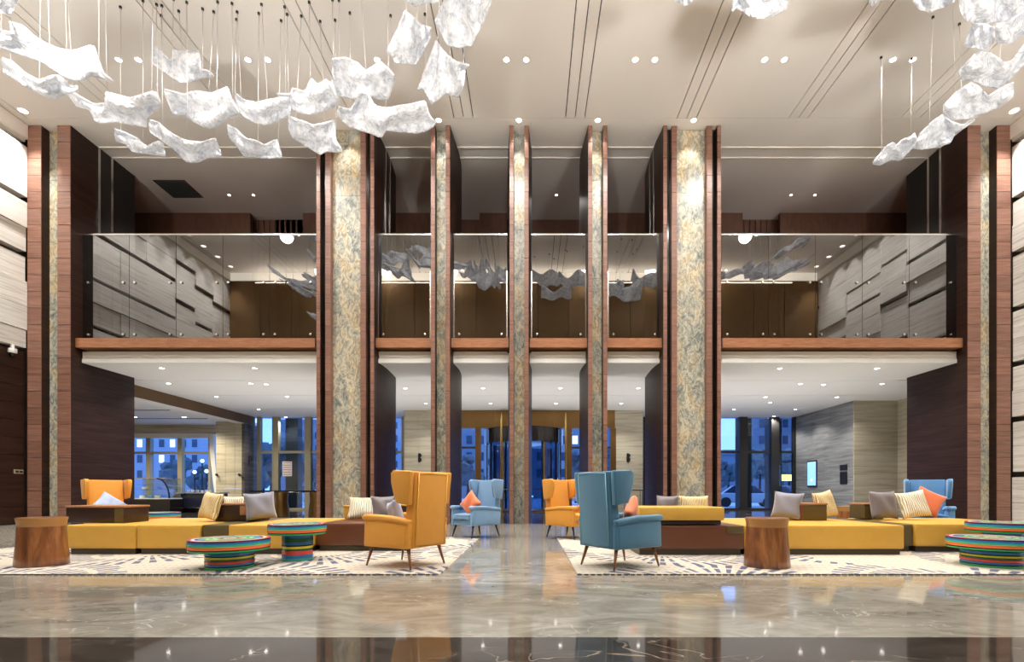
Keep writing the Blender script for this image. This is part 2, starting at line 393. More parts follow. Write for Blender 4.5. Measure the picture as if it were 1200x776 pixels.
def pier(side):
    r = empty('timber_pier', (C+side*13.7, 15.2, 0), label='dark timber side pier with stone strip, next to '+('the timber-boarded wall' if side < 0 else 'the pale stone wall'), cat='pier', group='side piers')
    X = lambda d: C+side*d
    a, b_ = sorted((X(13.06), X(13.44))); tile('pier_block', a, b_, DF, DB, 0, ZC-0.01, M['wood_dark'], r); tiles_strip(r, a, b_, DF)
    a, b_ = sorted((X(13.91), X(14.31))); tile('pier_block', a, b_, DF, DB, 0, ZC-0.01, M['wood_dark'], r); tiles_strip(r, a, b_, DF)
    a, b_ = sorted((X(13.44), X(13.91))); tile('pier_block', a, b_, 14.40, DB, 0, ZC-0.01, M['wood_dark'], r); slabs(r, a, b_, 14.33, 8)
    for d in (15.0, 15.46):
        a, b_ = sorted((X(13.03), X(13.06))); tile('guide_rail', a, b_, d-0.04, d+0.04, 5.47, ZC-0.01, M['chrome'], r)
    a, b_ = sorted((X(13.045), X(13.06))); tile('black_panel', a, b_, 15.02, DB, 5.47, ZC-0.01, M['dark'], r)
pier(-1); pier(1)
# ================================================================== MEZZANINE : slab, ledge, fascia, glass, back wall
struct(box('floor', -18, 18, DG+0.25, 19.0, 5.20, 5.42, M['brownwall'])).name = 'floor_mezzanine'
struct(box('ceiling', -18, 18, DG+0.02, 25.4, ZS+0.02, ZS+0.3, M['soffit'])).name = 'ceiling_lower_backing'
# lower ceiling boards, split at the joint lines
for (d0, d1) in ((DG+0.05, 16.73), (16.76, 19.38), (19.42, 22.4), (22.42, 25.4)):
    struct(box('ceiling', -14.4 if d0 > 16 else C-13.06, 15.5 if d0 > 16 else C+13.06, d0, d1, ZS, ZS+0.03, M['soffit'])).name = 'ceiling_lower'
struct(box('wall_upper_back', -18, C-10.4, 18.53, 18.7, 5.4, ZC, M['brownwall']))
struct(box('wall_upper_back', C-10.4, C-8.6+0.0, 19.0, 19.2, 5.4, ZC, M['brownwall']))
struct(box('wall_upper_back', -10.0, 10.0, 19.0, 19.2, 5.4, ZC, M['brownwall']))
struct(box('wall_upper_back', C+9.9, 18, 18.53, 18.7, 5.4, ZC, M['brownwall']))
struct(box('wall_upper_rear', -18, 18, 19.2, 19.4, 4.8, ZC+0.3, M['brownwall']))
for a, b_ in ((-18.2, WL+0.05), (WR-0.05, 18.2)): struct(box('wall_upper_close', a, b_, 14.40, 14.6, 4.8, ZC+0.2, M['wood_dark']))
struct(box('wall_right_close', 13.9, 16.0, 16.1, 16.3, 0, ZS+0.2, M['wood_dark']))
for s in (-1, 1): struct(box('wall_upper_side', min(s*17, s*17.3), max(s*17, s*17.3), 14.6, 19, 5.2, ZC, M['brownwall']))
# brown bulkheads seen over the balustrade (nearer wall pieces)
for a, b_ in ((355, 376), (464, 505), (562, 594), (688, 700), (712, 756), (845, 870)):
    xa, xb = (a-VX)/F*18.55, (b_-VX)/F*18.55
    struct(box('wall_upper_nib', xa, xb, 18.53, 19.0, 5.4, ZC, M['brownwall']))
for a, b_ in ((255, 352), (872, 948)):
    r = struct(empty('wall_upper_slats', ((a+b_-2*VX)/2/F*19, 18.95, 5.4), kind='structure'))
    x = (a-VX)/F*18.97
    while x < (b_-VX)/F*18.97:
        tile('slat', x, x+0.06, 18.93, 19.0, 5.45, ZC-0.05, M['brownwall'], r); x += 0.22
bays = [(97, 371, 'over the gold sofa with stump table'), (443, 505, 'between the pillar and the column by the yellow chair'), (531.5, 594.5, 'beside the column at the revolving door'),
        (622.5, 687, 'between the door column and the column behind the blue chair'), (712, 774, 'between the blue chair column and the pillar'), (845, 1120.5, 'over the gold sofa with blue chair')]
sB = F/DG
for bi, (a, b_, where) in enumerate(bays):
    xa, xb = (a-VX)/sB, (b_-VX)/sB
    # timber ledge in segments
    ra = struct(empty('trim_%d' % (3+bi), ((xa+xb)/2, DG-0.1, 5.19), kind='structure'))
    la = xa-0.19 if bi == 0 else xa-0.05; lb = xb+0.19 if bi == 5 else xb+0.05
    n = max(1, round((lb-la)/1.44))
    for i in range(n):
        tile('ledge_board', la+(lb-la)*i/n+0.002, la+(lb-la)*(i+1)/n-0.002, DG-0.22, DG+0.25, 5.19, 5.465, M['ledgewood'], ra)
    # white fascia with slot diffuser
    fa = struct(empty('fascia_trim', ((xa+xb)/2, DG, ZS), kind='structure')); fa.name = 'trim_%d' % (10+bi)
    xl, xr = xa, xb
    tile('fascia', xl, xr, DG, DG+0.08, 5.02, 5.13, M['white'], fa)
    tile('slot', xl, xr, DG+0.05, DG+0.10, 4.90, 5.02, M['travgrey'], fa)
    tile('slot_blade', xl, xr, DG+0.02, DG+0.05, 4.95, 4.965, M['white'], fa)
    tile('fascia', xl, xr, DG-0.03, DG+0.10, 4.785, 4.90, M['white'], fa)
    if bi in (0, 5):
        e = xl if bi == 0 else xr-0.04
        tile('fascia_end', e, e+0.04, DG-0.01, DG+0.1, 4.785, 5.13, M['white'], fa)
    # glass screen
    rb = empty('glass_balustrade', ((xa+xb)/2, DG, 5.465), label='tall smoked glass balustrade screen '+where, cat='balustrade', group='mezzanine glass screens')
    z0, z1 = 5.466, H+(VY-275)/sB
    n = max(1, round((xb-xa)/1.44))
    for i in range(n):
        p, q = xa+(xb-xa)*i/n, xa+(xb-xa)*(i+1)/n
        pane = tile('glass_pane', p+0.006, q-0.006, DG-0.008, DG+0.008, z0, z1-0.02, M['balglass'], rb)
        for fx in (p+0.17, q-0.17):
            for fz in (z0+0.17,) + ((z0+1.72,) if bi in (0, 5) else ()):
                d = lathe('fixing_stud', [(0.0, 0), (0.035, 0), (0.035, 0.03), (0.0, 0.035)], M['chrome'], rb, seg=10)
                d.location = Vector((fx, DG-0.01, fz))-rb.location; d.rotation_euler = (math.pi/2, 0, 0)
    tile('top_rail', xa, xb, DG-0.02, DG+0.02, z1-0.025, z1+0.02, M['chrome'], rb)
    if bi not in (0, 5):
        for e in (xa-0.01, xb-0.03): tile('edge_channel', e, e+0.04, DG-0.03, DG+0.03, z0, z1-1.1, M['chrome'], rb)
# air grille in the upper ceiling
g0, g1 = at(181, 212.5, 16.6), at(223, 231, 17.5)
rv = empty('ceiling_grille', ((-12.4-11.2)/2, 17.0, ZC-0.03), label='dark square air grille in the mezzanine ceiling', cat='vent')
box('frame', -12.95, -11.85, 16.55, 17.55, ZC-0.02, ZC-0.005, M['chrome'], rv)
for i in range(14): tile('louvre', -12.90, -11.90, 16.60+i*0.066, 16.645+i*0.066, ZC-0.035, ZC-0.02, M['vent'], rv)
# ================================================================== BACK OF THE GROUND FLOOR
s229 = F/22.9
# travertine walls flanking the portal
for s, nm in ((-1, 'wall_portal_left'), (1, 'wall_portal_right')):
    r = struct(empty(nm, (C+s*5.0, 22.9, 0), kind='structure'))
    for i, (z0, z1) in enumerate(((0, 1.2), (1.2, 2.4), (2.4, 3.6), (3.6, 4.79))):
        for (p, q) in ((4.32, 4.98), (4.98, 5.65)):
            a, b_ = sorted((C+s*p, C+s*q)); tile('stone_panel', a+0.002, b_-0.002, 22.9, 23.5, z0+0.003, z1-0.003, M['trav2'], r)
    m = empty('wall_sconce', (C+s*4.93, 22.88, 2.35), label='small black double-ring wall fitting on '+('beige stone beside the near yellow chair' if s < 0 else 'beige stone above the console table'), cat='sconce', group='small black wall fittings')
    tile('plate', m.location.x-0.05, m.location.x+0.05, 22.86, 22.9, 2.33, 2.75, M['black'], m)
    for dz in (0.10, 0.30):
        t = lathe('ring', [(0.05, -0.02), (0.085, -0.02), (0.085, 0.02), (0.05, 0.02)], M['black'], m, seg=16); t.location = (0.03, -0.03, dz); t.rotation_euler = (math.pi/2, 0, 0)
# bronze portal fascia + posts
rp = struct(empty('trim_20', (C, 22.9, 0), kind='structure'))
for i in range(6): tile('bronze_panel', C-4.32+1.44*i+0.003, C-4.32+1.44*(i+1)-0.003, 22.88, 23.2, 3.95, 4.79, M['bronze'], rp)
for dx in (-2.16, 2.16, -4.25, 4.25): tile('post', C+dx-0.13, C+dx+0.13, 22.9, 23.15, 0, 3.95, M['bronze'], rp)
# side lights next to the revolving door
for n, s in ((1, -1), (2, 1)):
    r = struct(empty('window_%d' % n, (C+s*3.2, 23.0, 0), kind='structure'))
    a, b_ = sorted((C+s*2.29, C+s*4.12))
    tile('pane', a, b_, 23.0, 23.02, 0.1, 3.95, M['winglass'], r)
    for z in (0.0, 2.98): tile('transom', a, b_, 22.97, 23.07, z, z+0.1, M['framedark'], r)
    tile('mullion', C+s*3.1-0.12, C+s*3.1+0.12, 22.95, 23.07, 0, 3.95, M['framedark'], r)
# revolving door
rd = empty('revolving_door', (C, 23.9, 0), label='cylindrical bronze and glass revolving door at the entrance', cat='revolving door')
R = 1.9
lathe('canopy_drum', [(R-0.25, 3.25), (R+0.02, 3.25), (R+0.02, 3.95), (R-0.25, 3.95)], M['blackgloss'], rd, seg=48)
lathe('floor_ring', [(R-0.25, 0.005), (R, 0.005), (R, 0.06), (R-0.25, 0.06)], M['bronze'], rd, seg=48)
def arc_pane(name, a0, a1, r, z0, z1, m, parent, th=0.02, n=10):
    v = []; f = []
    for i in range(n+1):
        a = math.radians(a0+(a1-a0)*i/n)
        for rr in (r, r+th):
            for z in (z0, z1): v.append((rr*math.cos(a), rr*math.sin(a), z))
    for i in range(n):
        b_ = i*4; c = b_+4
        f += [(b_, b_+1, c+1, c), (b_+2, c+2, c+3, b_+3), (b_+1, b_+3, c+3, c+1), (b_, c, c+2, b_+2)]
    f += [(0, 2, 3, 1), (n*4, n*4+1, n*4+3, n*4+2)]
    return mesh_obj(name, v, f, m, parent, smooth=False)
for (a0, a1) in ((180, 238), (302, 360), (0, 58), (122, 180)):
    arc_pane('curved_pane', a0, a1, R-0.12, 0.06, 3.25, M['doorglass'], rd)
for a in (182, 210, 238, 302, 330, 358, 58, 122):
    t = math.radians(a); cx, cy = (R-0.11)*math.cos(t), (R-0.11)*math.sin(t)
    p = lathe('post', [(0.055, 0.06), (0.055, 3.25)], M['gold'] if a in (238, 302) else M['blackgloss'], rd, seg=12, loc=(cx, cy, 0))
lathe('centre_shaft', [(0.07, 0.02), (0.07, 3.25)], M['bronze'], rd, seg=14)
for a in (35, 125, 215, 305):
    t = math.radians(a); d = Vector((math.cos(t), math.sin(t), 0)); nrm = Vector((-d.y, d.x, 0))
    v = []
    for rr in (0.08, R-0.16):
        for z in (0.1, 3.1):
            for s in (-0.015, 0.015): v.append(d*rr+nrm*s+Vector((0, 0, z)))
    mesh_obj('wing_pane', v, [(0, 1, 3, 2), (4, 6, 7, 5), (0, 2, 6, 4), (1, 5, 7, 3), (0, 4, 5, 1), (2, 3, 7, 6)], M['doorglass'], rd)
    for rr in (0.12, R-0.22):
        c = d*rr; lathe('wing_stile', [(0.045, 0.08), (0.045, 3.12)], M['blackgloss'], rd, seg=10, loc=(c.x, c.y, 0))
    c0 = d*0.9; tube('push_bar', d*0.35+Vector((0, 0, 1.05))+nrm*0.05, d*(R-0.35)+Vector((0, 0, 1.05))+nrm*0.05, 0.02, 0.02, M['gold'], rd)
# slim brass door bars in front of the portal
for dx in (-0.985, 1.917):
    b_ = empty('brass_pole', (C+dx, 21.8, 0), label='tall slim polished brass pole '+('left of the door column' if dx < 0 else 'right of the revolving door').replace('left of the door column', 'beside the revolving door wing'), cat='pole')
    lathe('pole', [(0.05, 0.02), (0.05, 4.1), (0.02, 4.5)], M['gold'], b_, seg=14)
    lathe('base', [(0.12, 0), (0.12, 0.02), (0.05, 0.04)], M['gold'], b_, seg=18)
# window walls at D=25
nwin = [3]
def window_bay(x0, x1, D=25.0, ztop=ZS, mat_frame=None, mull=0.16):
    f = mat_frame or M['frame']
    r = struct(empty('window_%d' % nwin[0], ((x0+x1)/2, D, 0), kind='structure')); nwin[0] += 1
    tile('pane', x0+mull, x1-mull, D+0.05, D+0.065, 0.08, 2.93, M['winglass'], r)
    tile('pane', x0+mull, x1-mull, D+0.05, D+0.065, 3.03, ztop, M['winglass'], r)
    tile('mullion', x0, x0+mull, D-0.1, D+0.15, 0, ztop, f, r)
    tile('mullion', x1-mull, x1, D-0.1, D+0.15, 0, ztop, f, r)
    tile('transom', x0+mull, x1-mull, D-0.04, D+0.12, 2.92, 3.04, f, r)
    tile('sill', x0+mull, x1-mull, D-0.06, D+0.12, 0, 0.09, f, r)
    return r
x = -13.16-1.655
xs = [-14.1, -13.16, -11.49, -9.83, -8.17, -6.5, C-5.0]
for a, b_ in zip(xs[:-1], xs[1:]): window_bay(a, b_)
xs = [C+5.4, 5.99, 7.65, 9.30, 10.96, 12.59, 13.75]
for a, b_ in zip(xs[:-1], xs[1:]): window_bay(a, b_, mat_frame=M['framedark'], mull=0.2)  # same frame metal, swapped for a dark copy as this side is unlit
struct(box('wall_above_windows', -24, 18, 25.1, 25.5, ZS, 12, M['darkstone']))
# exterior fins outside the glass
for i, xx in enumerate((-12.7, -11.05, -9.4, -7.7, 7.9, 9.55, 11.4, 13.0)):
    f_ = box('facade_fin', xx-0.33, xx+0.33, 25.7, 26.2, -0.3, 8, M['framedark'])
    tag(f_, 'dark vertical facade fin standing outside the lobby windows', 'fin', 'facade fins outside the glass')
# ---- right: grey stone side wall with niche screen, frontal travertine face
r = struct(empty('wall_stone_right', (13.65, 22.7, 0), kind='structure'))
for i, (z0, z1) in enumerate(((0, 1.6), (1.6, 3.2), (3.2, 4.79))):
    for (p, q) in ((20.5, 22.0), (22.0, 23.5), (23.5, 25.1)):
        tile('stone_panel', 13.65, 14.2, p+(0.0 if p == 20.5 else 0.003), q-0.003, z0+0.003, z1-0.003, M['travgrey'], r)
r2 = struct(empty('wall_stone_front', (14.8, 20.5, 0), kind='structure'))
for z0, z1 in ((0, 1.2), (1.2, 2.4), (2.4, 3.6), (3.6, 4.79)):
    for p, q in ((13.66, 14.9), (14.9, 16.2)):
        tile('stone_panel', p+0.002, q-0.002, 20.45, 20.5, z0+0.003, z1-0.003, M['trav2'], r2)
struct(box('wall_right_return', 15.5, 15.8, 16, 20.6, 0, ZS, M['trav2']))
M['screen'] = emis('blue_screen', (0.25, 0.50, 0.95), 1.1)
def on_rwall(px): return 13.65*F/(px-VX)
da, db_ = on_rwall(957), on_rwall(947.4)
zc = lambda py, D: H+(VY-py)/F*D
n1 = empty('wall_screen', (13.64, (da+db_)/2, 1.2), label='narrow glowing blue display set upright in the grey stone wall', cat='screen')
tile('bezel', 13.61, 13.65, da-0.04, db_+0.04, zc(570, da)-0.03, zc(540, da)+0.03, M['black'], n1)
tile('display', 13.60, 13.61, da, db_, zc(569, da), zc(541, da), M['screen'], n1)
t = lathe('glow_dot', [(0, 0), (0.06, 0), (0.06, 0.004), (0, 0.004)], M['whiteglow'], n1, seg=14); t.location = (-0.045, 0, 0.3); t.rotation_euler = (0, -math.pi/2, 0)
da, db_ = on_rwall(993), on_rwall(985)
n2 = empty('control_panel', (13.64, (da+db_)/2, 1.2), label='pair of flush black control panels on the grey stone wall', cat='panel')
tile('panel', 13.62, 13.65, da, db_, zc(551, da), zc(544.5, da), M['black'], n2)
tile('panel', 13.62, 13.65, da, db_, zc(567.5, da), zc(553, da), M['black'], n2)
# ---- left: lounge annex beyond the beam
XA = -14.27
struct(box('beam_lintel', XA-0.45, XA, 16.4, 25.05, 4.36, 4.82, M['bronze_panel'])).name = 'trim_30'
struct(box('beam_soffit', XA-0.43, XA-0.02, 16.4, 25.05, 4.33, 4.36, M['soffit'])).name = 'trim_31'
struct(box('ceiling', -24, XA-0.40, 16.4, 26, 4.42, 4.6, M['soffit'])).name = 'ceiling_lounge'
for i in range(3):
    struct(box('ceiling_slot', -22.5, -15.4, 18.2+i*2.4, 18.28+i*2.4, 4.405, 4.425, M['dark'])).name = 'trim_%d' % (32+i)
struct(box('wall_lounge_left', -24.2, -24, 16, 26, 0, 4.8, M['trav2']))
struct(box('wall_lounge_front', -24, -14.7, 16.2, 16.38, 0, 4.8, M['trav2']))
# travertine pillar with dark stone flank and P sign
rpil = struct(empty('wall_pillar', (-14.9, 24.6, 0), kind='structure'))
px_l = (253-VX)/F*24.1
pw = (XA-px_l)/3
for i in range(3):
    for z0, z1 in ((0, 1.1), (1.1, 1.9), (1.9, 3.3), (3.3, 4.42)):
        tile('stone_panel', px_l+pw*i+0.006, px_l+pw*(i+1)-0.006, 24.1, 24.4, z0+0.004, z1-0.004, M['trav2'], rpil)
for z0, z1 in ((0, 1.45), (1.45, 2.9), (2.9, 4.35)):
    tile('dark_stone_panel', XA-0.12, XA+0.012, 24.09, 25.2, z0+0.003, z1-0.003, M['darkstone'], rpil)
cu = bpy.data.curves.new('parking_sign', 'FONT'); cu.body = 'P'; cu.size = 0.72; cu.extrude = 0.01; cu.align_x = 'CENTER'
po = bpy.data.objects.new('letter_sign', cu); link(po); po.location = (XA+0.022, 24.5, 2.2); po.rotation_euler = (math.pi/2, 0, math.pi/2); cu.materials.append(M['black'])
dg = None
me = bpy.data.meshes.new_from_object(po); bpy.data.objects.remove(po)
po = bpy.data.objects.new('letter_sign', me); link(po); po.location = (XA+0.024, 24.55, 2.25); po.rotation_euler = (math.pi/2, 0, math.pi/2)
tag(po, 'dark raised letter P on the striped dark stone flank', 'sign')
for i, px in enumerate((254.5, 281)):
    c = at(px, 557, 24.08); cc = empty('wall_spotlight', (c.x, 24.1, c.z), label='tiny black wall spotlight on the pale stone pillar', cat='spotlight', group='tiny spotlights on the stone pillar')
    tube('head', (0, -0.02, 0), (0.05, -0.16, 0.02), 0.05, 0.06, M['black'], cc); lathe('mount', [(0.04, 0), (0.04, 0.03)], M['black'], cc, seg=12).rotation_euler = (math.pi/2, 0, 0)
# lounge windows with bulkhead and white surround
xs = [(p-VX)/F*25.5 for p in (138.5, 175.1, 212, 248)]
for a, b_ in zip(xs[:-1], xs[1:]): window_bay(a, b_, 25.5, 3.75, mull=0.11)
struct(box('wall_lounge_bulkhead', -24, px_l+0.2, 25.3, 25.7, 3.95, 4.45, M['trav2']))
fr = struct(empty('trim_36', (xs[-1], 25.4, 0), kind='structure'))
tile('window_surround', -22, xs[-1]+0.1, 25.25, 25.5, 3.74, 3.97, M['white'], fr)
v = []
for k in range(9):
    t = k/8; zz = 3.95*(1-t); xx = xs[-1]+0.02+0.40*t**1.4
    for (dx, dy) in ((0, 25.25), (0.22, 25.25), (0.22, 25.5), (0, 25.5)): v.append((xx+dx-0.1+0.1, dy, zz))
f = []
for k in range(8):
    for j in range(4): f.append((k*4+j, k*4+(j+1) % 4, k*4+4+(j+1) % 4, k*4+4+j))
mesh_obj('curved_jamb', v, f, M['white'], fr, world=True)
struct(box('wall_lounge_left_windows', -24, xs[0], 25.4, 25.7, 0, 4.4, M['trav2']))
struct(box('floor_lounge', -24.2, XA, 25.3, 25.9, -0.2, 0.0, M['marble_back']))
# poster on the glass
pp = at(335.5, 549.5, 24.95)
pst = empty('notice_sheet', (pp.x, 24.98, pp.z-0.4), label='white notice sheet with red lines stuck on the window', cat='notice')
tile('paper', pp.x-0.25, pp.x+0.25, 25.03, 25.04, pp.z-0.38, pp.z+0.38, M['white'], pst)
M['redline'] = plain('red_print', (0.5, 0.08, 0.05), 0.6)
for i in range(6): tile('printed_line', pp.x-0.21, pp.x+0.21, 25.022, 25.03, pp.z-0.30+i*0.12, pp.z-0.275+i*0.12, M['redline'], pst)
# ================================================================== DOWNLIGHTS
def downlight(px, py, zceil, label, group, power, r=0.07, size=120, blend=0.6, col=(1, 0.965, 0.92), lamp=None, light=True, X=None, D=None, aim=None, lr=0.06):
    if D is None:
        D = (zceil-H)*F/(VY-py); X = (px-VX)/F*D
    e = empty('downlight', (X, D, zceil), label=label, cat='downlight', group=group)
    lathe('trim_ring', [(r*0.86, -0.003), (r*1.15, -0.006), (r*1.2, 0.0), (r*0.86, 0.0)], M['white'], e, seg=20)
    lathe('lamp_lens', [(0.0, -0.004), (r*0.85, -0.004), (r*0.85, 0.0), (0.0, 0.0)], lamp or M['lamp'], e, seg=20)
    if light:
        ld = bpy.data.lights.new('downlight_beam', 'SPOT'); ld.energy = power; ld.color = col; ld.spot_size = math.radians(size); ld.spot_blend = blend; ld.shadow_soft_size = lr
        lo = bpy.data.objects.new('downlight_beam', ld); link(lo); lo.parent = e; lo.location = (0, 0, -0.06)
        if aim is not None:
            d = Vector(aim); lo.rotation_euler = d.to_track_quat('-Z', 'Y').to_euler()
    return e
LM = 'small bright downlight of a pair in the high beige ceiling'
for k, px in enumerate((139, 290.5, 442, 593.5, 744.5, 896, 1046.5)):
    for j in (0, 1): downlight(px+23*j, 70, ZC, LM, 'paired ceiling downlights', P_MAIN, r=0.075, light=(j == 0), size=140, lr=0.25)
sx = 11.93/F
for Drow in (8.75, 5.57):
    for px in (139, 290.5, 442, 593.5, 744.5, 896, 1046.5):
        for j in (0, 1): downlight(0, 0, ZC, LM, 'paired ceiling downlights', P_MAIN, r=0.075, light=(j == 0), size=140, lr=0.25, X=(px+23*j-VX)*sx, D=Drow)
for px, py in ((514, 141), (608, 141), (700.5, 141), (813, 141), (404, 141)):
    downlight(px, py, ZC, 'single downlight in the ceiling border just before a column top', 'column accent downlights', P_COL, r=0.085, size=70, lr=0.05, aim=(0, 0.06, -1))
for px, py in ((763, 141), (755, 163)):
    downlight(px, py, ZC, 'small unlit sensor fitting in the ceiling border', 'ceiling sensors', 0, r=0.05, lamp=M['white'], light=False)
for s, face in ((1, WL), (-1, WR)):
    for i in range(10):
        D = 13.56-i*0.95
        downlight(0, 0, ZC, 'gimbal wall-wash lamp in the ceiling along '+('the stone wall with timber boards' if s > 0 else 'the full-height pale stone wall'), 'wall-wash lamps', P_WASH, r=0.12, size=75, blend=0.8, X=face+s*0.42, D=D, aim=(-s*0.10, 0, -1), lr=0.05, lamp=M['lampdim'])
for px in (268.5, 297, 652, 927, 955):
    downlight(px, 228.6, ZC, 'small downlight in the grey mezzanine ceiling', 'mezzanine downlights', P_UP, r=0.05, size=120)
LL = 'small round downlight in the white ceiling under the mezzanine'
for (px, py) in ((189.6, 431.7), (197.5, 449.6), (253.5, 465), (303, 479.8), (298.5, 431.7), (293.8, 449.6), (336.5, 465), (335, 489), (312, 450.5),
                 (913.8, 432), (938, 450), (965, 451), (897, 465.6), (980.6, 465.6), (902.7, 472), (860, 480), (932, 480), (907, 488), (1027.8, 432), (1033.6, 450),
                 (475, 455.3), (499, 473), (566, 455), (575, 473), (656.7, 455), (651.5, 473), (748, 455), (728, 473)):
    downlight(px, py, ZS, LL, 'lower ceiling downlights', P_LOW, r=0.075, size=130, lr=0.08)
for (X, D) in ((-16.2, 19.4), (-18.5, 19.4), (-16.2, 22.6), (-18.5, 22.6), (-20.5, 21)):
    downlight(0, 0, 4.42, 'recessed lamp in the side lounge ceiling', 'lounge lamps', P_LOUNGE, r=0.1, size=150, X=X, D=D, lr=0.1, col=(1, 0.88, 0.66))
for X in (-12, -8, -4, 0, 4, 8, 12):
    for D in (-5, -1, 2.4):
        downlight(0, 0, 6.60, 'recessed lamp in the low lobby ceiling', 'lobby lamps', P_LOBBY, r=0.09, size=140, X=X, D=D, lr=0.1)
# added fill lights in the floor behind the sofas and columns, washing the lower ceiling
for X in (-12.2, -9.6, -7.2, -4.0, -1.5, 0.8, 3.4, 6.6, 9.0, 11.6):
    for D in (17.2, 20.0):
        e = empty('added_floor_fill', (X, D, 0.0), label='added fill uplight in the dark floor under the mezzanine', cat='fill light', group='added floor fill lights')
        lathe('ring', [(0.075, 0.0), (0.10, 0.0), (0.10, 0.006), (0.075, 0.006)], M['chrome'], e, seg=24); lathe('lens', [(0.0, 0.002), (0.075, 0.002), (0.075, 0.004), (0.0, 0.004)], M['lampdim'], e, seg=24)
        ld = bpy.data.lights.new('floor_fill_beam', 'SPOT'); ld.energy = P_FLOOR_FILL; ld.color = (1, 0.965, 0.92); ld.spot_size = math.radians(150); ld.spot_blend = 0.7; ld.shadow_soft_size = 0.1
        lo = bpy.data.objects.new('floor_fill_beam', ld); link(lo); lo.parent = e; lo.location = (0, 0, 0.05); lo.rotation_euler = (math.pi, 0, 0)
# added unseen fill lights on the wall opposite, washing the high ceiling
for i, X in enumerate((-12, -8, -4, 0, 4, 8, 12)):
    e = empty('added_wall_fill', (X, 5.65, 7.2), label='added unseen fill uplight on the panelled wall facing the columns', cat='fill light', group='added wall fill lights')
    box('arm', X-0.03, X+0.03, 5.35, 5.65, 7.17, 7.23, M['bronze'], e); lathe('bowl', [(0.06, -0.02), (0.16, 0.06), (0.20, 0.16), (0.18, 0.16), (0.05, 0.0)], M['bronze'], e, seg=24)
    ld = bpy.data.lights.new('wall_fill_beam', 'SPOT'); ld.energy = P_WALL_FILL; ld.color = (1, 0.965, 0.92); ld.spot_size = math.radians(72); ld.spot_blend = 0.9; ld.shadow_soft_size = 0.2
    lo = bpy.data.objects.new('wall_fill_beam', ld); link(lo); lo.parent = e; lo.location = (0, 0.05, 0.18); lo.rotation_euler = Vector((0, 8.6, 4.4)).to_track_quat('-Z', 'Y').to_euler()
# cove light along the wall opposite
ld = bpy.data.lights.new('cove_light', 'AREA'); ld.shape = 'RECTANGLE'; ld.size = 26; ld.size_y = 0.2; ld.energy = 350; ld.color = (1, 0.9, 0.75)
lo = bpy.data.objects.new('cove_light', ld); link(lo); lo.location = (C, 5.45, ZC-0.55); lo.rotation_euler = (math.radians(150), 0, 0)
# ================================================================== RUGS
def rug_mat():
    m, nt, N, L, b = newmat('woven_rug')
    g = N.new('ShaderNodeNewGeometry'); sp = N.new('ShaderNodeSeparateXYZ'); L.new(g.outputs['Position'], sp.inputs[0])
    def math_(op, a, c=None):
        n = N.new('ShaderNodeMath'); n.operation = op
        for i, v in enumerate((a, c)):
            if v is None: continue
            if isinstance(v, (int, float)): n.inputs[i].default_value = v
            else: L.new(v, n.inputs[i])
        return n.outputs[0]
    # fan-shaped dash fields: polar dashes around centres repeated every 2.6 m
    x = math_('SUBTRACT', math_('PINGPONG', math_('ADD', sp.outputs[0], 50.0), 1.3), 0.0)
    y = math_('SUBTRACT', sp.outputs[1], 4.9)
    yr = math_('PINGPONG', y, 1.25)
    ang = math_('ARCTAN2', yr, x); rad = math_('SQRT', math_('ADD', math_('MULTIPLY', x, x), math_('MULTIPLY', yr, yr)))
    d1 = math_('GREATER_THAN', math_('SINE', math_('MULTIPLY', ang, 44.0)), 0.15)
    d2 = math_('GREATER_THAN', math_('SINE', math_('MULTIPLY', rad, 17.0)), -0.75)
    ring = math_('MULTIPLY', math_('GREATER_THAN', rad, 0.45), math_('LESS_THAN', rad, 1.32))
    n3 = N.new('ShaderNodeTexNoise'); n3.inputs['Scale'].default_value = 0.5; L.new(g.outputs['Position'], n3.inputs['Vector'])
    msk = math_('GREATER_THAN', n3.outputs['Fac'], 0.43)
    dash = math_('MULTIPLY', math_('MULTIPLY', d1, d2), math_('MULTIPLY', ring, msk))
    # faint dotted weave elsewhere
    f1 = math_('GREATER_THAN', math_('SINE', math_('MULTIPLY', sp.outputs[0], 75.0)), 0.1)
    f2 = math_('GREATER_THAN', math_('SINE', math_('MULTIPLY', sp.outputs[1], 34.0)), 0.75)
    faint = math_('MULTIPLY', math_('MULTIPLY', f1, f2), 0.35)
    fac = math_('MINIMUM', math_('ADD', math_('MULTIPLY', dash, 0.9), faint), 1.0)
    mx = N.new('ShaderNodeMix'); mx.data_type = 'RGBA'; mx.inputs[6].default_value = (0.50, 0.44, 0.355, 1); mx.inputs[7].default_value = (0.035, 0.05, 0.11, 1)
    L.new(fac, mx.inputs[0]); L.new(mx.outputs[2], b.inputs['Base Color']); b.inputs['Roughness'].default_value = 0.95
    return m
M['rug'] = rug_mat()
M['ropeD'] = plain('dark_binding', (0.06, 0.055, 0.06), 0.9); M['ropeL'] = plain('cream_binding', (0.66, 0.58, 0.46), 0.9)
RY0, RY1 = 0.95*F/(674-VY), 0.95*F/(630-VY)
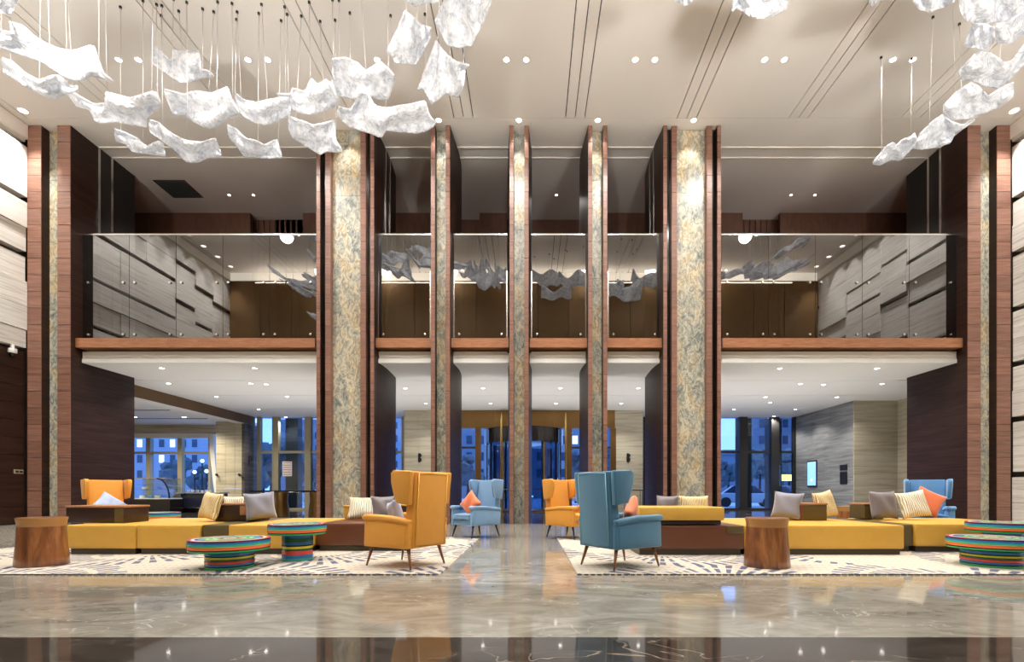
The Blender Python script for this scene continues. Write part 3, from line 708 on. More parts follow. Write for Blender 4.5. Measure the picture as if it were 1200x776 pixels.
for nm, x0, x1, lab in (('area_rug', -8.69, -1.03, 'cream rug with navy dash fans under the yellow wingback chair'), ('area_rug', 0.53, 8.35, 'cream rug with navy dash fans under the near blue wingback chair')):
    r = empty(nm, ((x0+x1)/2, (RY0+RY1)/2, 0), label=lab, cat='rug', group='lobby rugs')
    box('pile', x0, x1, RY0, RY1, 0.0, 0.014, M['rug'], r)
    # stitched binding along the front and back hems, one object of many stitches
    bm = bmesh.new(); 
    v = []; f = []
    for (ya, yb) in ((RY0-0.03, RY0-0.002),):
        n = int((x1-x0)/0.075)
        for i in range(n):
            xa = x0+i*0.075; xb = xa+0.045; k = len(v)
            v += [(xa, ya, 0), (xb, ya, 0), (xb, yb, 0), (xa, yb, 0), (xa, ya, 0.0138), (xb, ya, 0.0138), (xb, yb, 0.0138), (xa, yb, 0.0138)]
            f += [(k+4, k+5, k+6, k+7), (k, k+1, k+5, k+4), (k+1, k+2, k+6, k+5), (k+2, k+3, k+7, k+6), (k+3, k, k+4, k+7)]
    bm.free()
    s = mesh_obj('hem_stitching', v, f, M['ropeD'], r, world=True); s['kind'] = 'stuff'
# ================================================================== UPHOLSTERY MATERIALS
M['goldleather'] = plain('gold_leather', (0.62, 0.35, 0.055), 0.42, noise=0.06, nscale=6, bump=0.08, bscale=90)
M['brownleather'] = plain('brown_leather', (0.125, 0.042, 0.018), 0.38, noise=0.12, nscale=5, bump=0.08, bscale=90)
M['darkleather'] = plain('dark_leather', (0.030, 0.013, 0.008), 0.40, noise=0.12, nscale=5)
M['olive'] = plain('olive_leather', (0.095, 0.068, 0.022), 0.40, noise=0.1, nscale=5)
M['tanlid'] = plain('tan_leather', (0.36, 0.17, 0.08), 0.45, noise=0.08)
M['plinth'] = plain('plinth_metal', (0.07, 0.055, 0.035), 0.35, metal=0.4)
M['yellow'] = plain('yellow_velvet', (0.66, 0.285, 0.028), 0.7, sheen=0.12, noise=0.06, nscale=7)
M['blue'] = plain('blue_velvet', (0.028, 0.120, 0.215), 0.7, sheen=0.9, noise=0.16, nscale=6)
M['sky'] = plain('sky_velvet', (0.15, 0.28, 0.46), 0.7, sheen=0.7, noise=0.12, nscale=6)
M['mblue'] = plain('mid_blue_velvet', (0.08, 0.23, 0.46), 0.7, sheen=0.7, noise=0.12, nscale=6)
for k_, tint in (('blue', (0.6, 0.88, 1.0)), ('sky', (0.6, 0.85, 1.0)), ('mblue', (0.55, 0.8, 1.0))):
    M[k_].node_tree.nodes['Principled BSDF'].inputs['Sheen Tint'].default_value = (*tint, 1)
PIPE = {'yellow_velvet': plain('yellow_piping', (0.74, 0.40, 0.07), 0.6), 'blue_velvet': plain('blue_piping', (0.22, 0.42, 0.50), 0.6), 'sky_velvet': plain('sky_piping', (0.36, 0.52, 0.72), 0.6), 'mid_blue_velvet': plain('mid_blue_piping', (0.30, 0.48, 0.70), 0.6)}
M['legwood'] = plain('leg_walnut', (0.20, 0.085, 0.03), 0.4, noise=0.2, nscale=20)
M['legdark'] = plain('leg_dark', (0.025, 0.015, 0.010), 0.4)
M['orange'] = plain('orange_cushion', (0.72, 0.17, 0.06), 0.7, sheen=0.4)
M['grey'] = plain('grey_cushion', (0.20, 0.20, 0.25), 0.55, sheen=0.5)
M['greybrown'] = plain('taupe_cushion', (0.16, 0.135, 0.14), 0.4, sheen=0.4)
M['paleblue'] = plain('pale_blue_cushion', (0.34, 0.40, 0.56), 0.6, sheen=0.4, noise=0.2, nscale=9)
def pattern(name, a, b_, c, sc=14):
    m, nt, N, L, bs = newmat(name)
    tc = N.new('ShaderNodeTexCoord'); mp = N.new('ShaderNodeMapping'); mp.inputs['Scale'].default_value = (sc, sc, sc*0.5); L.new(tc.outputs['Object'], mp.inputs[0])
    w_ = N.new('ShaderNodeTexWave'); w_.inputs['Scale'].default_value = 1.0; w_.inputs['Distortion'].default_value = 5; w_.inputs['Detail'].default_value = 3; L.new(mp.outputs[0], w_.inputs[0])
    r = N.new('ShaderNodeValToRGB'); e = r.color_ramp.elements; e[0].position = 0.2; e[0].color = (*a, 1); e[1].position = 0.8; e[1].color = (*c, 1); k = e.new(0.5); k.color = (*b_, 1)
    L.new(w_.outputs['Fac'], r.inputs[0]); L.new(r.outputs[0], bs.inputs['Base Color']); bs.inputs['Roughness'].default_value = 0.8
    return m
M['patgold'] = pattern('gold_cream_stripe', (0.42, 0.27, 0.05), (0.62, 0.48, 0.20), (0.78, 0.70, 0.52))
M['patcream'] = pattern('cream_ikat', (0.36, 0.30, 0.16), (0.72, 0.66, 0.52), (0.82, 0.78, 0.68), 11)
# ================================================================== SOFAS
def rbox(*a, **k): return box(*a, bev=k.pop('bev', 0.02), seg=2, **k)
def sofa(name, x0, x1, y0, y1, m, label, z1=0.45, plinth=True, extra=None):
    r = empty(name, ((x0+x1)/2, (y0+y1)/2, 0.014), label=label, cat='sofa', group='modular lobby sofas')
    tile('plinth', x0+0.03, x1-0.03, y0+0.05, y1-0.05, 0.014, 0.10, M['plinth'], r)
    rbox('seat_block', x0, x1, y0, y1, 0.10, z1, m, r, puff=0.012)
    return r
def backblock(label, x0, x1, y0, y1, z0, z1, body, lid, extra=None):
    r = empty('sofa_bolster', ((x0+x1)/2, (y0+y1)/2, z0), label=label, cat='bolster', group='sofa bolster blocks')
    rbox('body', x0, x1, y0, y1, z0, z1-0.03, body, r, bev=0.012)
    rbox('lid', x0-0.012, x1+0.012, y0-0.012, y1+0.012, z1-0.032, z1, lid, r, bev=0.012)
    return r
ZT = 0.464
sofa('sofa_module', -6.88, -5.86, 7.16, 9.1, M['goldleather'], 'gold leather sofa module carrying the dark brown bolster, by the stump table')
sofa('sofa_module', -5.85, -4.92, 7.18, 9.1, M['goldleather'], 'gold leather sofa module between another gold one and the narrow olive one')
sofa('sofa_module', -4.91, -4.50, 7.22, 9.1, M['olive'], 'narrow olive-brown sofa module behind the low striped table')
sofa('sofa_module', -4.49, -3.38, 7.18, 9.1, M['goldleather'], 'gold leather sofa module behind the tall striped table')
sofa('sofa_module', -3.36, -1.95, 7.58, 9.1, M['brownleather'], 'brown leather sofa module behind the near yellow wingback chair')
b = backblock('long dark brown bolster block with tan lid on gold sofa', -7.17, -6.27, 7.46, 7.95, ZT, 0.73, M['darkleather'], M['tanlid'])
rbox('side_pad', -6.42, -6.28, 7.455, 7.94, ZT, 0.695, M['olive'], b, bev=0.008)
b = backblock('dark brown bolster block between striped and grey cushions', -5.12, -4.55, 7.85, 8.45, ZT, 0.755, M['darkleather'], M['tanlid'])
rbox('side_pad', -4.72, -4.60, 7.845, 7.95, ZT+0.1, 0.72, M['tanlid'], b, bev=0.008)
b = backblock('gold-edged bolster with painted-on shade, on the brown leather sofa', -2.55, -2.05, 8.35, 8.85, ZT, 0.725, M['darkleather'], M['goldleather'])  # gold block; its shaded front is painted in as dark leather
rbox('edge_trim', -2.56, -2.525, 8.34, 8.86, ZT, 0.70, M['goldleather'], b, bev=0.008)
b = backblock('small gold bolster behind the cream ikat cushion', -3.30, -3.12, 8.55, 8.9, ZT, 0.70, M['goldleather'], M['goldleather'])
# right island
r = sofa('sofa_module', 1.57, 3.12, 7.08, 9.1, M['brownleather'], 'brown leather sofa module under the gold bolster by the blue chair')
rbox('inset_pad', 2.86, 3.10, 7.06, 7.1, 0.33, 0.445, M['olive'], r, bev=0.01)
sofa('sofa_module', 3.14, 5.50, 7.12, 9.1, M['goldleather'], 'long gold leather sofa module behind the right-hand stump table'.replace('right-hand ', 'lone '))
sofa('sofa_module', 5.52, 5.93, 7.5, 9.1, M['olive'], 'narrow olive-brown sofa module between two gold ones', z1=0.44)
sofa('sofa_module', 5.94, 7.9, 7.46, 9.1, M['goldleather'], 'gold leather sofa module behind the stacked striped tables')
b = empty('sofa_bolster', (2.21, 7.5, ZT), label='long gold leather bolster slab on the brown leather sofa', cat='bolster', group='sofa bolster blocks')
rbox('slab', 1.59, 2.83, 7.06, 7.9, 0.525, 0.718, M['goldleather'], b)
rbox('foot', 1.68, 2.80, 7.12, 7.85, ZT, 0.53, M['darkleather'], b, bev=0.006)
b = backblock('small brown bolster with olive face between grey and gold cushions', 4.50, 4.93, 8.05, 8.5, ZT, 0.755, M['olive'], M['tanlid'])
rbox('side_pad', 4.48, 4.53, 8.04, 8.5, ZT, 0.72, M['brownleather'], b, bev=0.008)
b = backblock('small dark bolster half hidden by the taupe cushion', 5.86, 6.2, 8.5, 8.9, ZT, 0.74, M['olive'], M['tanlid'])
# ================================================================== CUSHIONS
def pillow(label, cx, cy, cz, s, t, m, rx=0, ry=0, rz=0, group='sofa cushions', sz=None, cat='cushion'):
    """local x = width, z = height, y = thickness; (cx,cy,cz) is the centre"""
    n = 14; v = []; f = []; sz = sz or s
    def idx(i, j, k): return k*(n+1)*(n+1)+i*(n+1)+j
    for k in (1, -1):
        for i in range(n+1):
            for j in range(n+1):
                u, w_ = i/n*2-1, j/n*2-1
                x = u*s/2*(1-0.10*(1-w_*w_)*abs(u)); z = w_*sz/2*(1-0.10*(1-u*u)*abs(w_))
                th = k*t/2*(max(0, (1-u**4)*(1-w_**4)))**0.55
                wr = 0.012*math.sin(5*u+3*w_)*(1-u*u)*(1-w_*w_)
                v.append((x, th+wr, z))
    for i in range(n):
        for j in range(n):
            f.append((idx(i, j, 0), idx(i, j+1, 0), idx(i+1, j+1, 0), idx(i+1, j, 0)))
            f.append((idx(i, j, 1), idx(i+1, j, 1), idx(i+1, j+1, 1), idx(i, j+1, 1)))
    o = mesh_obj('cushion', v, f, m, None, smooth=True)
    bm = bmesh.new(); bm.from_mesh(o.data); bmesh.ops.remove_doubles(bm, verts=bm.verts, dist=0.0005); bmesh.ops.recalc_face_normals(bm, faces=bm.faces); bm.to_mesh(o.data); bm.free()
    o.location = (cx, cy, cz); o.rotation_euler = (math.radians(rx), math.radians(ry), math.radians(rz))
    return tag(o, label, cat, group)
def pil(label, x0, x1, y0, y1, D, m, t=0.16, rx=-15, ry=0, rz=0, s=None):
    """cushion whose picture extents are x0..x1, y0..y1 at depth D"""
    c = at((x0+x1)/2, (y0+y1)/2, D); wdt = (x1-x0)/F*D; hgt = (y1-y0)/F*D
    o = pillow(label, c.x, c.y, c.z, s or wdt, t, m, rx, ry, rz, sz=s or hgt)
    mt = o.rotation_euler.to_matrix(); o.location.z = 0.468-min((mt @ v_.co).z for v_ in o.data.vertices)
    return o
pil('gold and cream striped cushion leaning on the dark bolster', 231, 263, 579, 614, 7.85, M['patgold'], 0.15, rx=-14, ry=6, rz=-26, s=0.46)
pil('cream cushion peeking from behind the dark bolster', 262, 286, 580, 606, 8.75, M['patcream'], 0.13, rx=-8, rz=10)
pil('plain grey cushion leaning by the dark bolster', 290, 320, 578, 611, 7.95, M['grey'], 0.16, rx=-12, ry=-5, rz=38, s=0.46)
pil('cream ikat cushion lying against the stone pillar side of the brown sofa', 408, 449, 580, 610, 8.3, M['patcream'], 0.17, rx=-28, ry=0, rz=8)
pil('taupe grey cushion on the brown leather sofa', 437, 462, 578, 606, 8.15, M['greybrown'], 0.16, rx=-14, rz=40, s=0.42)
pil('small grey cushion behind the long gold bolster slab', 772, 791, 579, 607, 8.5, M['greybrown'], 0.15, rx=-10, rz=-40, s=0.42)
pil('wide gold striped cushion behind the long gold bolster slab', 795, 833, 579, 607, 8.55, M['patgold'], 0.16, rx=-14, rz=8)
pil('silver grey cushion leaning left of the small brown bolster'.replace(' left of', ' on'), 905, 940, 580, 611, 8.2, M['grey'], 0.16, rx=-12, ry=6, rz=-40, s=0.46)
pil('gold striped cushion leaning on the small brown bolster', 949, 985, 579, 612, 8.2, M['patgold'], 0.15, rx=-14, ry=-8, rz=24, s=0.47)
pil('taupe cushion standing beside the cream ikat one on gold leather', 1016, 1054, 577, 609, 8.35, M['greybrown'], 0.17, rx=-10, rz=6, s=0.50)
pil('cream ikat cushion before the far blue chair', 1050, 1090, 580, 609, 8.25, M['patcream'], 0.16, rx=-18, ry=-8, rz=-6, s=0.48)
# ================================================================== WINGBACK CHAIRS
def yz_prism(name, pts, x0, x1, m, parent, bev=0.018, shear=0.0):
    """side profile (y,z) extruded between x0 and x1; shear leans the profile outward with height"""
    bm = bmesh.new(); n = len(pts)
    a = [bm.verts.new((x0+shear*(z), y, z)) for y, z in pts]; b_ = [bm.verts.new((x1+shear*(z), y, z)) for y, z in pts]
    bm.faces.new(a); bm.faces.new(b_[::-1])
    for i in range(n): bm.faces.new((a[i], b_[i], b_[(i+1) % n], a[(i+1) % n]))
    bmesh.ops.recalc_face_normals(bm, faces=bm.faces)
    bmesh.ops.bevel(bm, geom=[e for e in bm.edges if e.calc_face_angle() > 0.6], offset=bev, segments=3, affect='EDGES', profile=0.5)
    return bm_obj(name, bm, m, parent, smooth=True)
def pipe_loop(name, pts, rad, m, parent, closed=True):
    pts = [Vector(p) for p in pts]; n = len(pts); v = []; f = []; k = 6
    for i, p in enumerate(pts):
        a = pts[(i-1) % n] if closed or i else p; b_ = pts[(i+1) % n] if closed or i < n-1 else p
        d = (b_-a).normalized(); u = d.orthogonal().normalized(); u = Vector((1, 0, 0)) if abs(d.x) < 0.9 else Vector((0, 1, 0)); u = (u-d*u.dot(d)).normalized(); w_ = d.cross(u)
        for j in range(k): t = 2*math.pi*j/k; v.append(p+u*math.cos(t)*rad+w_*math.sin(t)*rad)
    for i in range(n if closed else n-1):
        for j in range(k): f.append((i*k+j, i*k+(j+1) % k, ((i+1) % n)*k+(j+1) % k, ((i+1) % n)*k+j))
    return mesh_obj(name, v, f, m, parent, smooth=True)
def wingback(cx, cy, fx, fy, m, leg, label, seatpad=True):
    """faces direction (fx,fy); local front is -y"""
    rz = math.atan2(fx, -fy)
    r = empty('wingback_chair', (cx, cy, 0.0205), rz, label=label, cat='chair', group='velvet wingback chairs')
    hw = 0.345
    # seat frame and seat cushion
    box('seat_base', -hw+0.06, hw-0.06, -0.36, 0.34, 0.245, 0.36, m, r, bev=0.02, world=False)
    box('seat_cushion', -hw+0.085, hw-0.085, -0.40, 0.24, 0.355, 0.47, m, r, bev=0.035, seg=3, world=False, puff=0.02)
    # backrest: leaning slab, inner pad, piping frame on the rear
    yz_prism('backrest', [(0.26, 0.27), (0.385, 0.245), (0.445, 1.165), (0.33, 1.17), (0.25, 0.48)], -hw+0.055, hw-0.055, m, r, 0.02)
    bp_ = yz_prism('back_panel', [(0.384, 0.27), (0.402, 0.27), (0.460, 1.145), (0.438, 1.145)], -hw+0.085, hw-0.085, m, r, 0.006)
    pm = PIPE[m.name]; bx = hw-0.088
    pipe_loop('piping', [(-bx, 0.404, 0.275), (bx, 0.404, 0.275), (bx, 0.462, 1.142), (-bx, 0.462, 1.142)], 0.006, pm, bp_)
    for s in (-1, 1):
        # wing
        prof = [(0.435, 1.17), (0.175, 1.185), (0.13, 1.145), (0.13, 1.04), (0.175, 0.86), (0.21, 0.79), (0.40, 0.765)]
        xo = s*hw; xi = s*(hw-0.075)
        wg = yz_prism('wing', prof, min(xo, xi), max(xo, xi), m, r, 0.02, shear=s*0.035)
        pipe_loop('piping', [(xo+s*0.035*z_-s*0.008, y_*0.985+0.004, z_*0.995+0.003) for y_, z_ in prof[1:6]], 0.006, pm, wg, closed=False)
        # arm panel and rolled arm top
        yz_prism('arm', [(0.37, 0.245), (0.385, 0.55), (0.0, 0.595), (-0.37, 0.60), (-0.385, 0.245)], min(s*hw, s*(hw-0.085)), max(s*hw, s*(hw-0.085)), m, r, 0.018)
        yz_prism('arm_roll', [(0.375, 0.53), (0.385, 0.59), (0.0, 0.635), (-0.36, 0.645), (-0.40, 0.625), (-0.40, 0.57), (0.0, 0.57)], min(s*(hw+0.02), s*(hw-0.11)), max(s*(hw+0.02), s*(hw-0.11)), m, r, 0.024)
        yz_prism('arm_inset', [(0.32, 0.275), (0.33, 0.505), (0.0, 0.545), (-0.32, 0.55), (-0.335, 0.275)], min(s*(hw-0.02), s*(hw+0.007)), max(s*(hw-0.02), s*(hw+0.007)), m, r, 0.005)
        # legs
        for (ly, sp) in ((-0.30, -0.06), (0.30, 0.06)):
            tube('leg', (s*0.27, ly, 0.255), (s*0.305, ly+sp*1.2, 0.0), 0.024, 0.011, leg, r, seg=12)
    return r
def chair_from(P1, P2, P3):
    """P1 rear corner foot, P2 front foot same side, P3 other rear foot"""
    f = Vector((P2[0]-P1[0], P2[1]-P1[1])); c = Vector((P1[0]+(P2[0]-P1[0])/2+(P3[0]-P1[0])/2, P1[1]+(P2[1]-P1[1])/2+(P3[1]-P1[1])/2))
    f.normalize(); return c.x, c.y, f.x, f.y
def foot(px, py):
    D = 0.95*F/(py-VY); return ((px-VX)/F*D, D)
wingback(*chair_from(foot(482.5, 670.5), foot(428.5, 664.5), foot(522, 662.5)), M['yellow'], M['legwood'], 'yellow wingback chair turned away, beside the tall striped table')
wingback(*chair_from(foot(717, 671), foot(772, 664.5), foot(680.5, 664.5)), M['blue'], M['legwood'], 'teal blue wingback chair turned away, beside the long gold bolster')
wingback(-1.13, 9.98, -0.68, -0.73, M['sky'], M['legdark'], 'pale blue wingback chair with orange cushion half behind the yellow chair')
wingback(0.80, 9.80, 0.70, -0.72, M['yellow'], M['legdark'], 'yellow wingback chair half hidden behind the teal blue chair')
wingback(-8.66, 10.0, 0.84, -0.54, M['yellow'], M['legdark'], 'yellow wingback chair with pale blue cushion, against the timber pier')
wingback(8.03, 9.75, -0.55, -0.83, M['mblue'], M['legdark'], 'mid blue wingback chair with orange cushion, behind the gold sofa')
pillow('orange cushion standing in the pale blue chair', -1.22, 9.82, 0.70, 0.42, 0.15, M['orange'], -12, 42, -42, group='chair cushions')
pillow('orange cushion leaning in the mid blue chair', 7.72, 9.40, 0.74, 0.50, 0.16, M['orange'], -14, 28, -18, group='chair cushions')
pillow('crumpled pale blue cushion in the yellow chair by the pier', -8.46, 9.70, 0.66, 0.46, 0.20, M['paleblue'], -30, 38, 46, group='chair cushions')
pillow('pale blue cushion in the yellow chair turned away', -1.75, 6.26, 0.66, 0.36, 0.14, M['paleblue'], -18, 10, 120, group='chair cushions')
pillow('orange cushion in the teal blue chair turned away', 1.30, 6.30, 0.67, 0.36, 0.15, M['orange'], -18, 40, -120, group='chair cushions')
# ================================================================== STRIPED ROUND TABLES
def lac(name, c): return plain(name, c, 0.26, coat=0.15)
K = {'red': lac('red_lacquer', (0.62, 0.05, 0.03)), 'green': lac('green_lacquer', (0.03, 0.30, 0.10)), 'dgreen': lac('dark_green_lacquer', (0.01, 0.10, 0.035)),
     'teal': lac('teal_lacquer', (0.03, 0.34, 0.30)), 'blue': lac('blue_lacquer', (0.02, 0.14, 0.36)), 'navy': lac('navy_lacquer', (0.012, 0.015, 0.05)),
     'yellow': lac('yellow_lacquer', (0.75, 0.62, 0.03)), 'orange': lac('orange_lacquer', (0.70, 0.14, 0.05)), 'mint': lac('mint_lacquer', (0.30, 0.62, 0.42)),
     'white': lac('white_lacquer', (0.72, 0.70, 0.66)), 'black': lac('black_lacquer', (0.012, 0.012, 0.014)), 'sky': lac('cyan_lacquer', (0.05, 0.35, 0.50)), 'lime': lac('lime_lacquer', (0.35, 0.62, 0.10))}
def drum_table(X, D, r_top, r_base, h, label, top_th=0.135):
    t = empty('drum_table', (X, D, 0.014), label=label, cat='table', group='striped drum tables')
    h -= 0.014
    zb = h-top_th
    bands = [('green', 0.13), ('black', 0.05), ('blue', 0.12), ('red', 0.15), ('dgreen', 0.12), ('yellow', 0.11), ('black', 0.05), ('blue', 0.17), ('dgreen', 0.10)]
    if h > 0.42: bands = [('teal', 0.10), ('blue', 0.13), ('red', 0.15), ('dgreen', 0.08), ('yellow', 0.09), ('black', 0.05), ('blue', 0.12), ('dgreen', 0.14), ('blue', 0.14)]
    z = 0.0; tot = sum(b_[1] for b_ in bands)
    for i, (c, hh) in enumerate(bands):
        z1 = z+hh/tot*zb; rr = r_base*(1.0+0.012*(i % 2))
        lathe('base_band', [(rr*0.985, z), (rr, z+0.003), (rr, z1-0.003), (rr*0.985, z1)], K[c], t, seg=56); z = z1
    tb = [('green', 0.16, 0.98), ('black', 0.07, 0.985), ('orange', 0.26, 0.995), ('lime', 0.07, 1.0), ('teal', 0.18, 1.0), ('blue', 0.14, 0.998), ('navy', 0.12, 0.99)]
    z = zb; tot = sum(b_[1] for b_ in tb)
    for c, hh, k in tb:
        z1 = z+hh/tot*top_th; lathe('top_band', [(r_top*k*0.99, z), (r_top*k, z+0.003), (r_top*k, z1-0.003), (r_top*k*0.99, z1)], K[c], t, seg=64); z = z1
    rings = ['red', 'white', 'navy', 'sky', 'teal', 'lime', 'green', 'mint', 'orange', 'dgreen', 'white', 'red']
    n = len(rings)
    for i, c in enumerate(rings):
        ro, ri = r_top*0.985*(1-i/n), r_top*0.985*(1-(i+1)/n)
        prof = [(ro, h), (ro, h+0.004), (max(ri, 0.0), h+0.004), (max(ri, 0.0), h)] if i < n-1 else [(ro, h), (ro, h+0.004), (0.0, h+0.004)]
        lathe('top_ring', prof, K[c], t, seg=64)
    return t
drum_table(-3.71, 5.97, 0.445, 0.265, 0.368, 'low wide striped drum table beside a taller one, by the stump')
drum_table(-3.20, 6.64, 0.370, 0.195, 0.505, 'tall striped drum table between the low one and the yellow chair')
drum_table(-7.39, 9.55, 0.40, 0.20, 0.53, 'striped drum table behind the gold sofa, by the yellow chair')
drum_table(5.83, 6.13, 0.445, 0.300, 0.368, 'low wide striped drum table in front of a taller one, by gold leather')
drum_table(6.78, 6.95, 0.42, 0.22, 0.505, 'tall striped drum table behind the low one at the pale stone wall')
# ================================================================== STUMP TABLES
M['stump'] = grain('walnut_stump', ((0.07, 0.022, 0.008), (0.20, 0.068, 0.020), (0.34, 0.14, 0.045)), (9, 9, 1.2), 0.28, coat=0.4, distort=1.2)
M['collar'] = plain('amber_wood', (0.36, 0.17, 0.05), 0.30, coat=0.4, noise=0.15, nscale=6)
def stump(X, D, label, k=1.0, h=0.62):
    t = empty('stump_table', (X, D, 0.014 if D < RY1 and abs(X) < 8.6 else 0.0), label=label, cat='side table', group='turned wood stump tables')
    hb = h-0.014
    lathe('body', [(0.262*k, 0.0), (0.268*k, 0.01), (0.262*k, 0.10), (0.248*k, 0.28), (0.240*k, 0.42), (0.236*k, hb-0.11)], M['stump'], t, seg=48)
    lathe('collar', [(0.236*k, hb-0.11), (0.240*k, hb-0.06), (0.252*k, hb-0.012), (0.250*k, hb)], M['collar'], t, seg=48)
    lathe('top', [(0.250*k, hb), (0.235*k, hb+0.004), (0.0, hb+0.004)], M['stump'], t, seg=48)
    return t
stump((49.5-VX)/F*6.15, 6.15, 'turned walnut stump table at the corner by the dark bolster', 0.97)
stump((898.5-VX)/F*6.05, 6.05, 'turned walnut stump table in front of the long gold module', 1.0)
stump(7.35, 11.2, 'turned walnut stump table behind the gold sofa')
# ================================================================== SMALL FURNITURE AT THE BACK
# console table by the right portal wall
cx = (743-VX)/F*21.5
t = empty('console_table', (cx, 21.5, 0), label='thin black metal console table by the beige portal wall', cat='table')
tile('top', cx-0.40, cx+0.34, 21.25, 21.75, 0.98, 1.02, M['black'], t)
for dx in (-0.38, 0.32):
    for dy in (-0.22, 0.22): tile('leg', cx+dx-0.012, cx+dx+0.012, 21.5+dy-0.012, 21.5+dy+0.012, 0, 0.98, M['black'], t)
# bronze high table in front of the left windows
t = empty('high_table', (-9.4, 18.6, 0), label='long dark-topped table on bronze drum legs by the windows', cat='table')
box('top', -10.6, -7.9, 18.2, 19.0, 0.92, 0.99, M['blackgloss'], t, bev=0.01)
for dx in (-9.58, -8.25):
    lathe('drum_leg', [(0.28, 0.0), (0.26, 0.3), (0.22, 0.6), (0.25, 0.92)], M['bronze'], t, seg=28, loc=(dx+9.4, 0, 0))
# cake display case
X0, X1 = (150-VX)/F*20.5, (199-VX)/F*20.5
t = empty('display_case', ((X0+X1)/2, 20.9, 0), label='black cake display case with curved glass front', cat='display case')
tile('base', X0, X1, 20.5, 21.3, 0, 0.62, M['blackgloss'], t)
tile('deck', X0+0.02, X1-0.02, 20.52, 21.28, 0.62, 0.66, M['white'], t)
tile('shelf', X0+0.02, X1-0.25, 20.65, 21.25, 1.02, 1.03, M['caseglass'], t)
tile('shelf', X0+0.02, X1-0.35, 20.70, 21.25, 1.24, 1.25, M['caseglass'], t)
tile('back_glass', X0, X1-0.1, 21.28, 21.30, 0.66, 1.52, M['caseglass'], t)
tile('top_cap', X0, X1-0.45, 20.85, 21.3, 1.50, 1.54, M['chrome'], t)
v = []; n = 8
for i in range(n+1):
    a = math.pi/2*i/n; xx = X1-0.55+0.55*math.cos(a); zz = 0.66+0.86*math.sin(a)
    for y in (20.5, 21.3): v.append((xx, y, zz))
mesh_obj('curved_glass', v, [(2*i, 2*i+1, 2*i+3, 2*i+2) for i in range(n)], M['caseglass'], t, world=True, smooth=True)
v2 = []
for i in range(n+1):
    a = math.pi/2*i/n
    for rr in (0.0, 0.045):
        xx = X1-0.55+(0.55-rr)*math.cos(a); zz = 0.66+(0.86-rr)*math.sin(a)
        for y in (20.48, 20.52): v2.append((xx, y, zz))
f = []
for i in range(n):
    k = i*4
    f += [(k, k+4, k+5, k+1), (k+2, k+3, k+7, k+6), (k, k+2, k+6, k+4), (k+1, k+5, k+7, k+3)]
mesh_obj('curved_bar', v2, f, M['blackgloss'], t, world=True)
for i, (dx, z) in enumerate(((0.3, 0.66), (0.62, 0.66), (0.95, 0.66), (0.4, 1.03))):
    c = empty('cake', (X0+dx, 20.9, z), label='round iced cake standing in the glass display case', cat='cake', group='cakes in the case')
    lathe('sponge', [(0.11, 0.012), (0.11, 0.10), (0.10, 0.115), (0, 0.115)], (M['white'], K['sky'], M['patcream'], K['white'])[i], c, seg=20)
    lathe('board', [(0.13, 0), (0.13, 0.012)], M['gold'], c, seg=20)
# navy service counter
X0, X1 = (203-VX)/F*21.5, (257-VX)/F*21.5
t = empty('service_counter', ((X0+X1)/2, 21.8, 0), label='dark navy service counter beside the cake case', cat='counter')
M['navy'] = plain('navy_panel', (0.018, 0.022, 0.05), 0.3)
tile('body', X0, X1, 21.5, 22.1, 0.1, 0.86, M['navy'], t); tile('worktop', X0-0.04, X1+0.04, 21.45, 22.15, 0.86, 0.91, M['chrome'], t); tile('kick', X0+0.04, X1, 21.55, 22.0, 0, 0.1, M['black'], t); tile('low_shelf', X0+0.1, X1-0.4, 21.40, 21.5, 0.2, 0.24, M['chrome'], t)
for i in range(6):
    c = empty('cup', (X0+0.5+0.2*i, 21.75, 0.91), label='white porcelain cup on the navy service counter', cat='cup', group='cups on the counter')
    lathe('bowl', [(0.03, 0), (0.05, 0.05), (0.055, 0.10), (0.045, 0.10), (0.03, 0.02)], M['white'], c, seg=16)
    tube('handle', (0.05, 0, 0.03), (0.085, 0, 0.07), 0.008, 0.008, M['white'], c, seg=8)
# wall switch plate and dome camera on the left timber wall
c = at(29.5, 553, 14.0)
t = empty('switch_plate', (WL+0.1, 13.97, c.z), label='small pale switch plate on dark timber boards', cat='switch')
tile('plate', WL-0.10, WL-0.085, 13.80, 14.05, c.z-0.06, c.z+0.06, M['frame'], t)
for dy in (-0.13, -0.02): tile('rocker', WL-0.085, WL-0.075, 13.97+dy, 13.97+dy+0.08, c.z-0.03, c.z+0.03, M['black'], t)
c = Vector((-14.70, 13.72, 4.84))
t = empty('dome_camera', (c.x, c.y, c.z), label='white security dome camera mounted below the stone cladding', cat='camera')
lathe('housing', [(0.10, 0.16), (0.10, 0.06), (0.085, 0.03)], M['white'], t, seg=20)
lathe('dome', [(0.085, 0.03), (0.07, -0.03), (0.04, -0.065), (0.0, -0.075)], M['blackgloss'], t, seg=20)
tile('bracket', c.x-0.03, c.x+0.03, c.y-0.03, c.y+0.03, c.z+0.15, 5.12, M['white'], t)
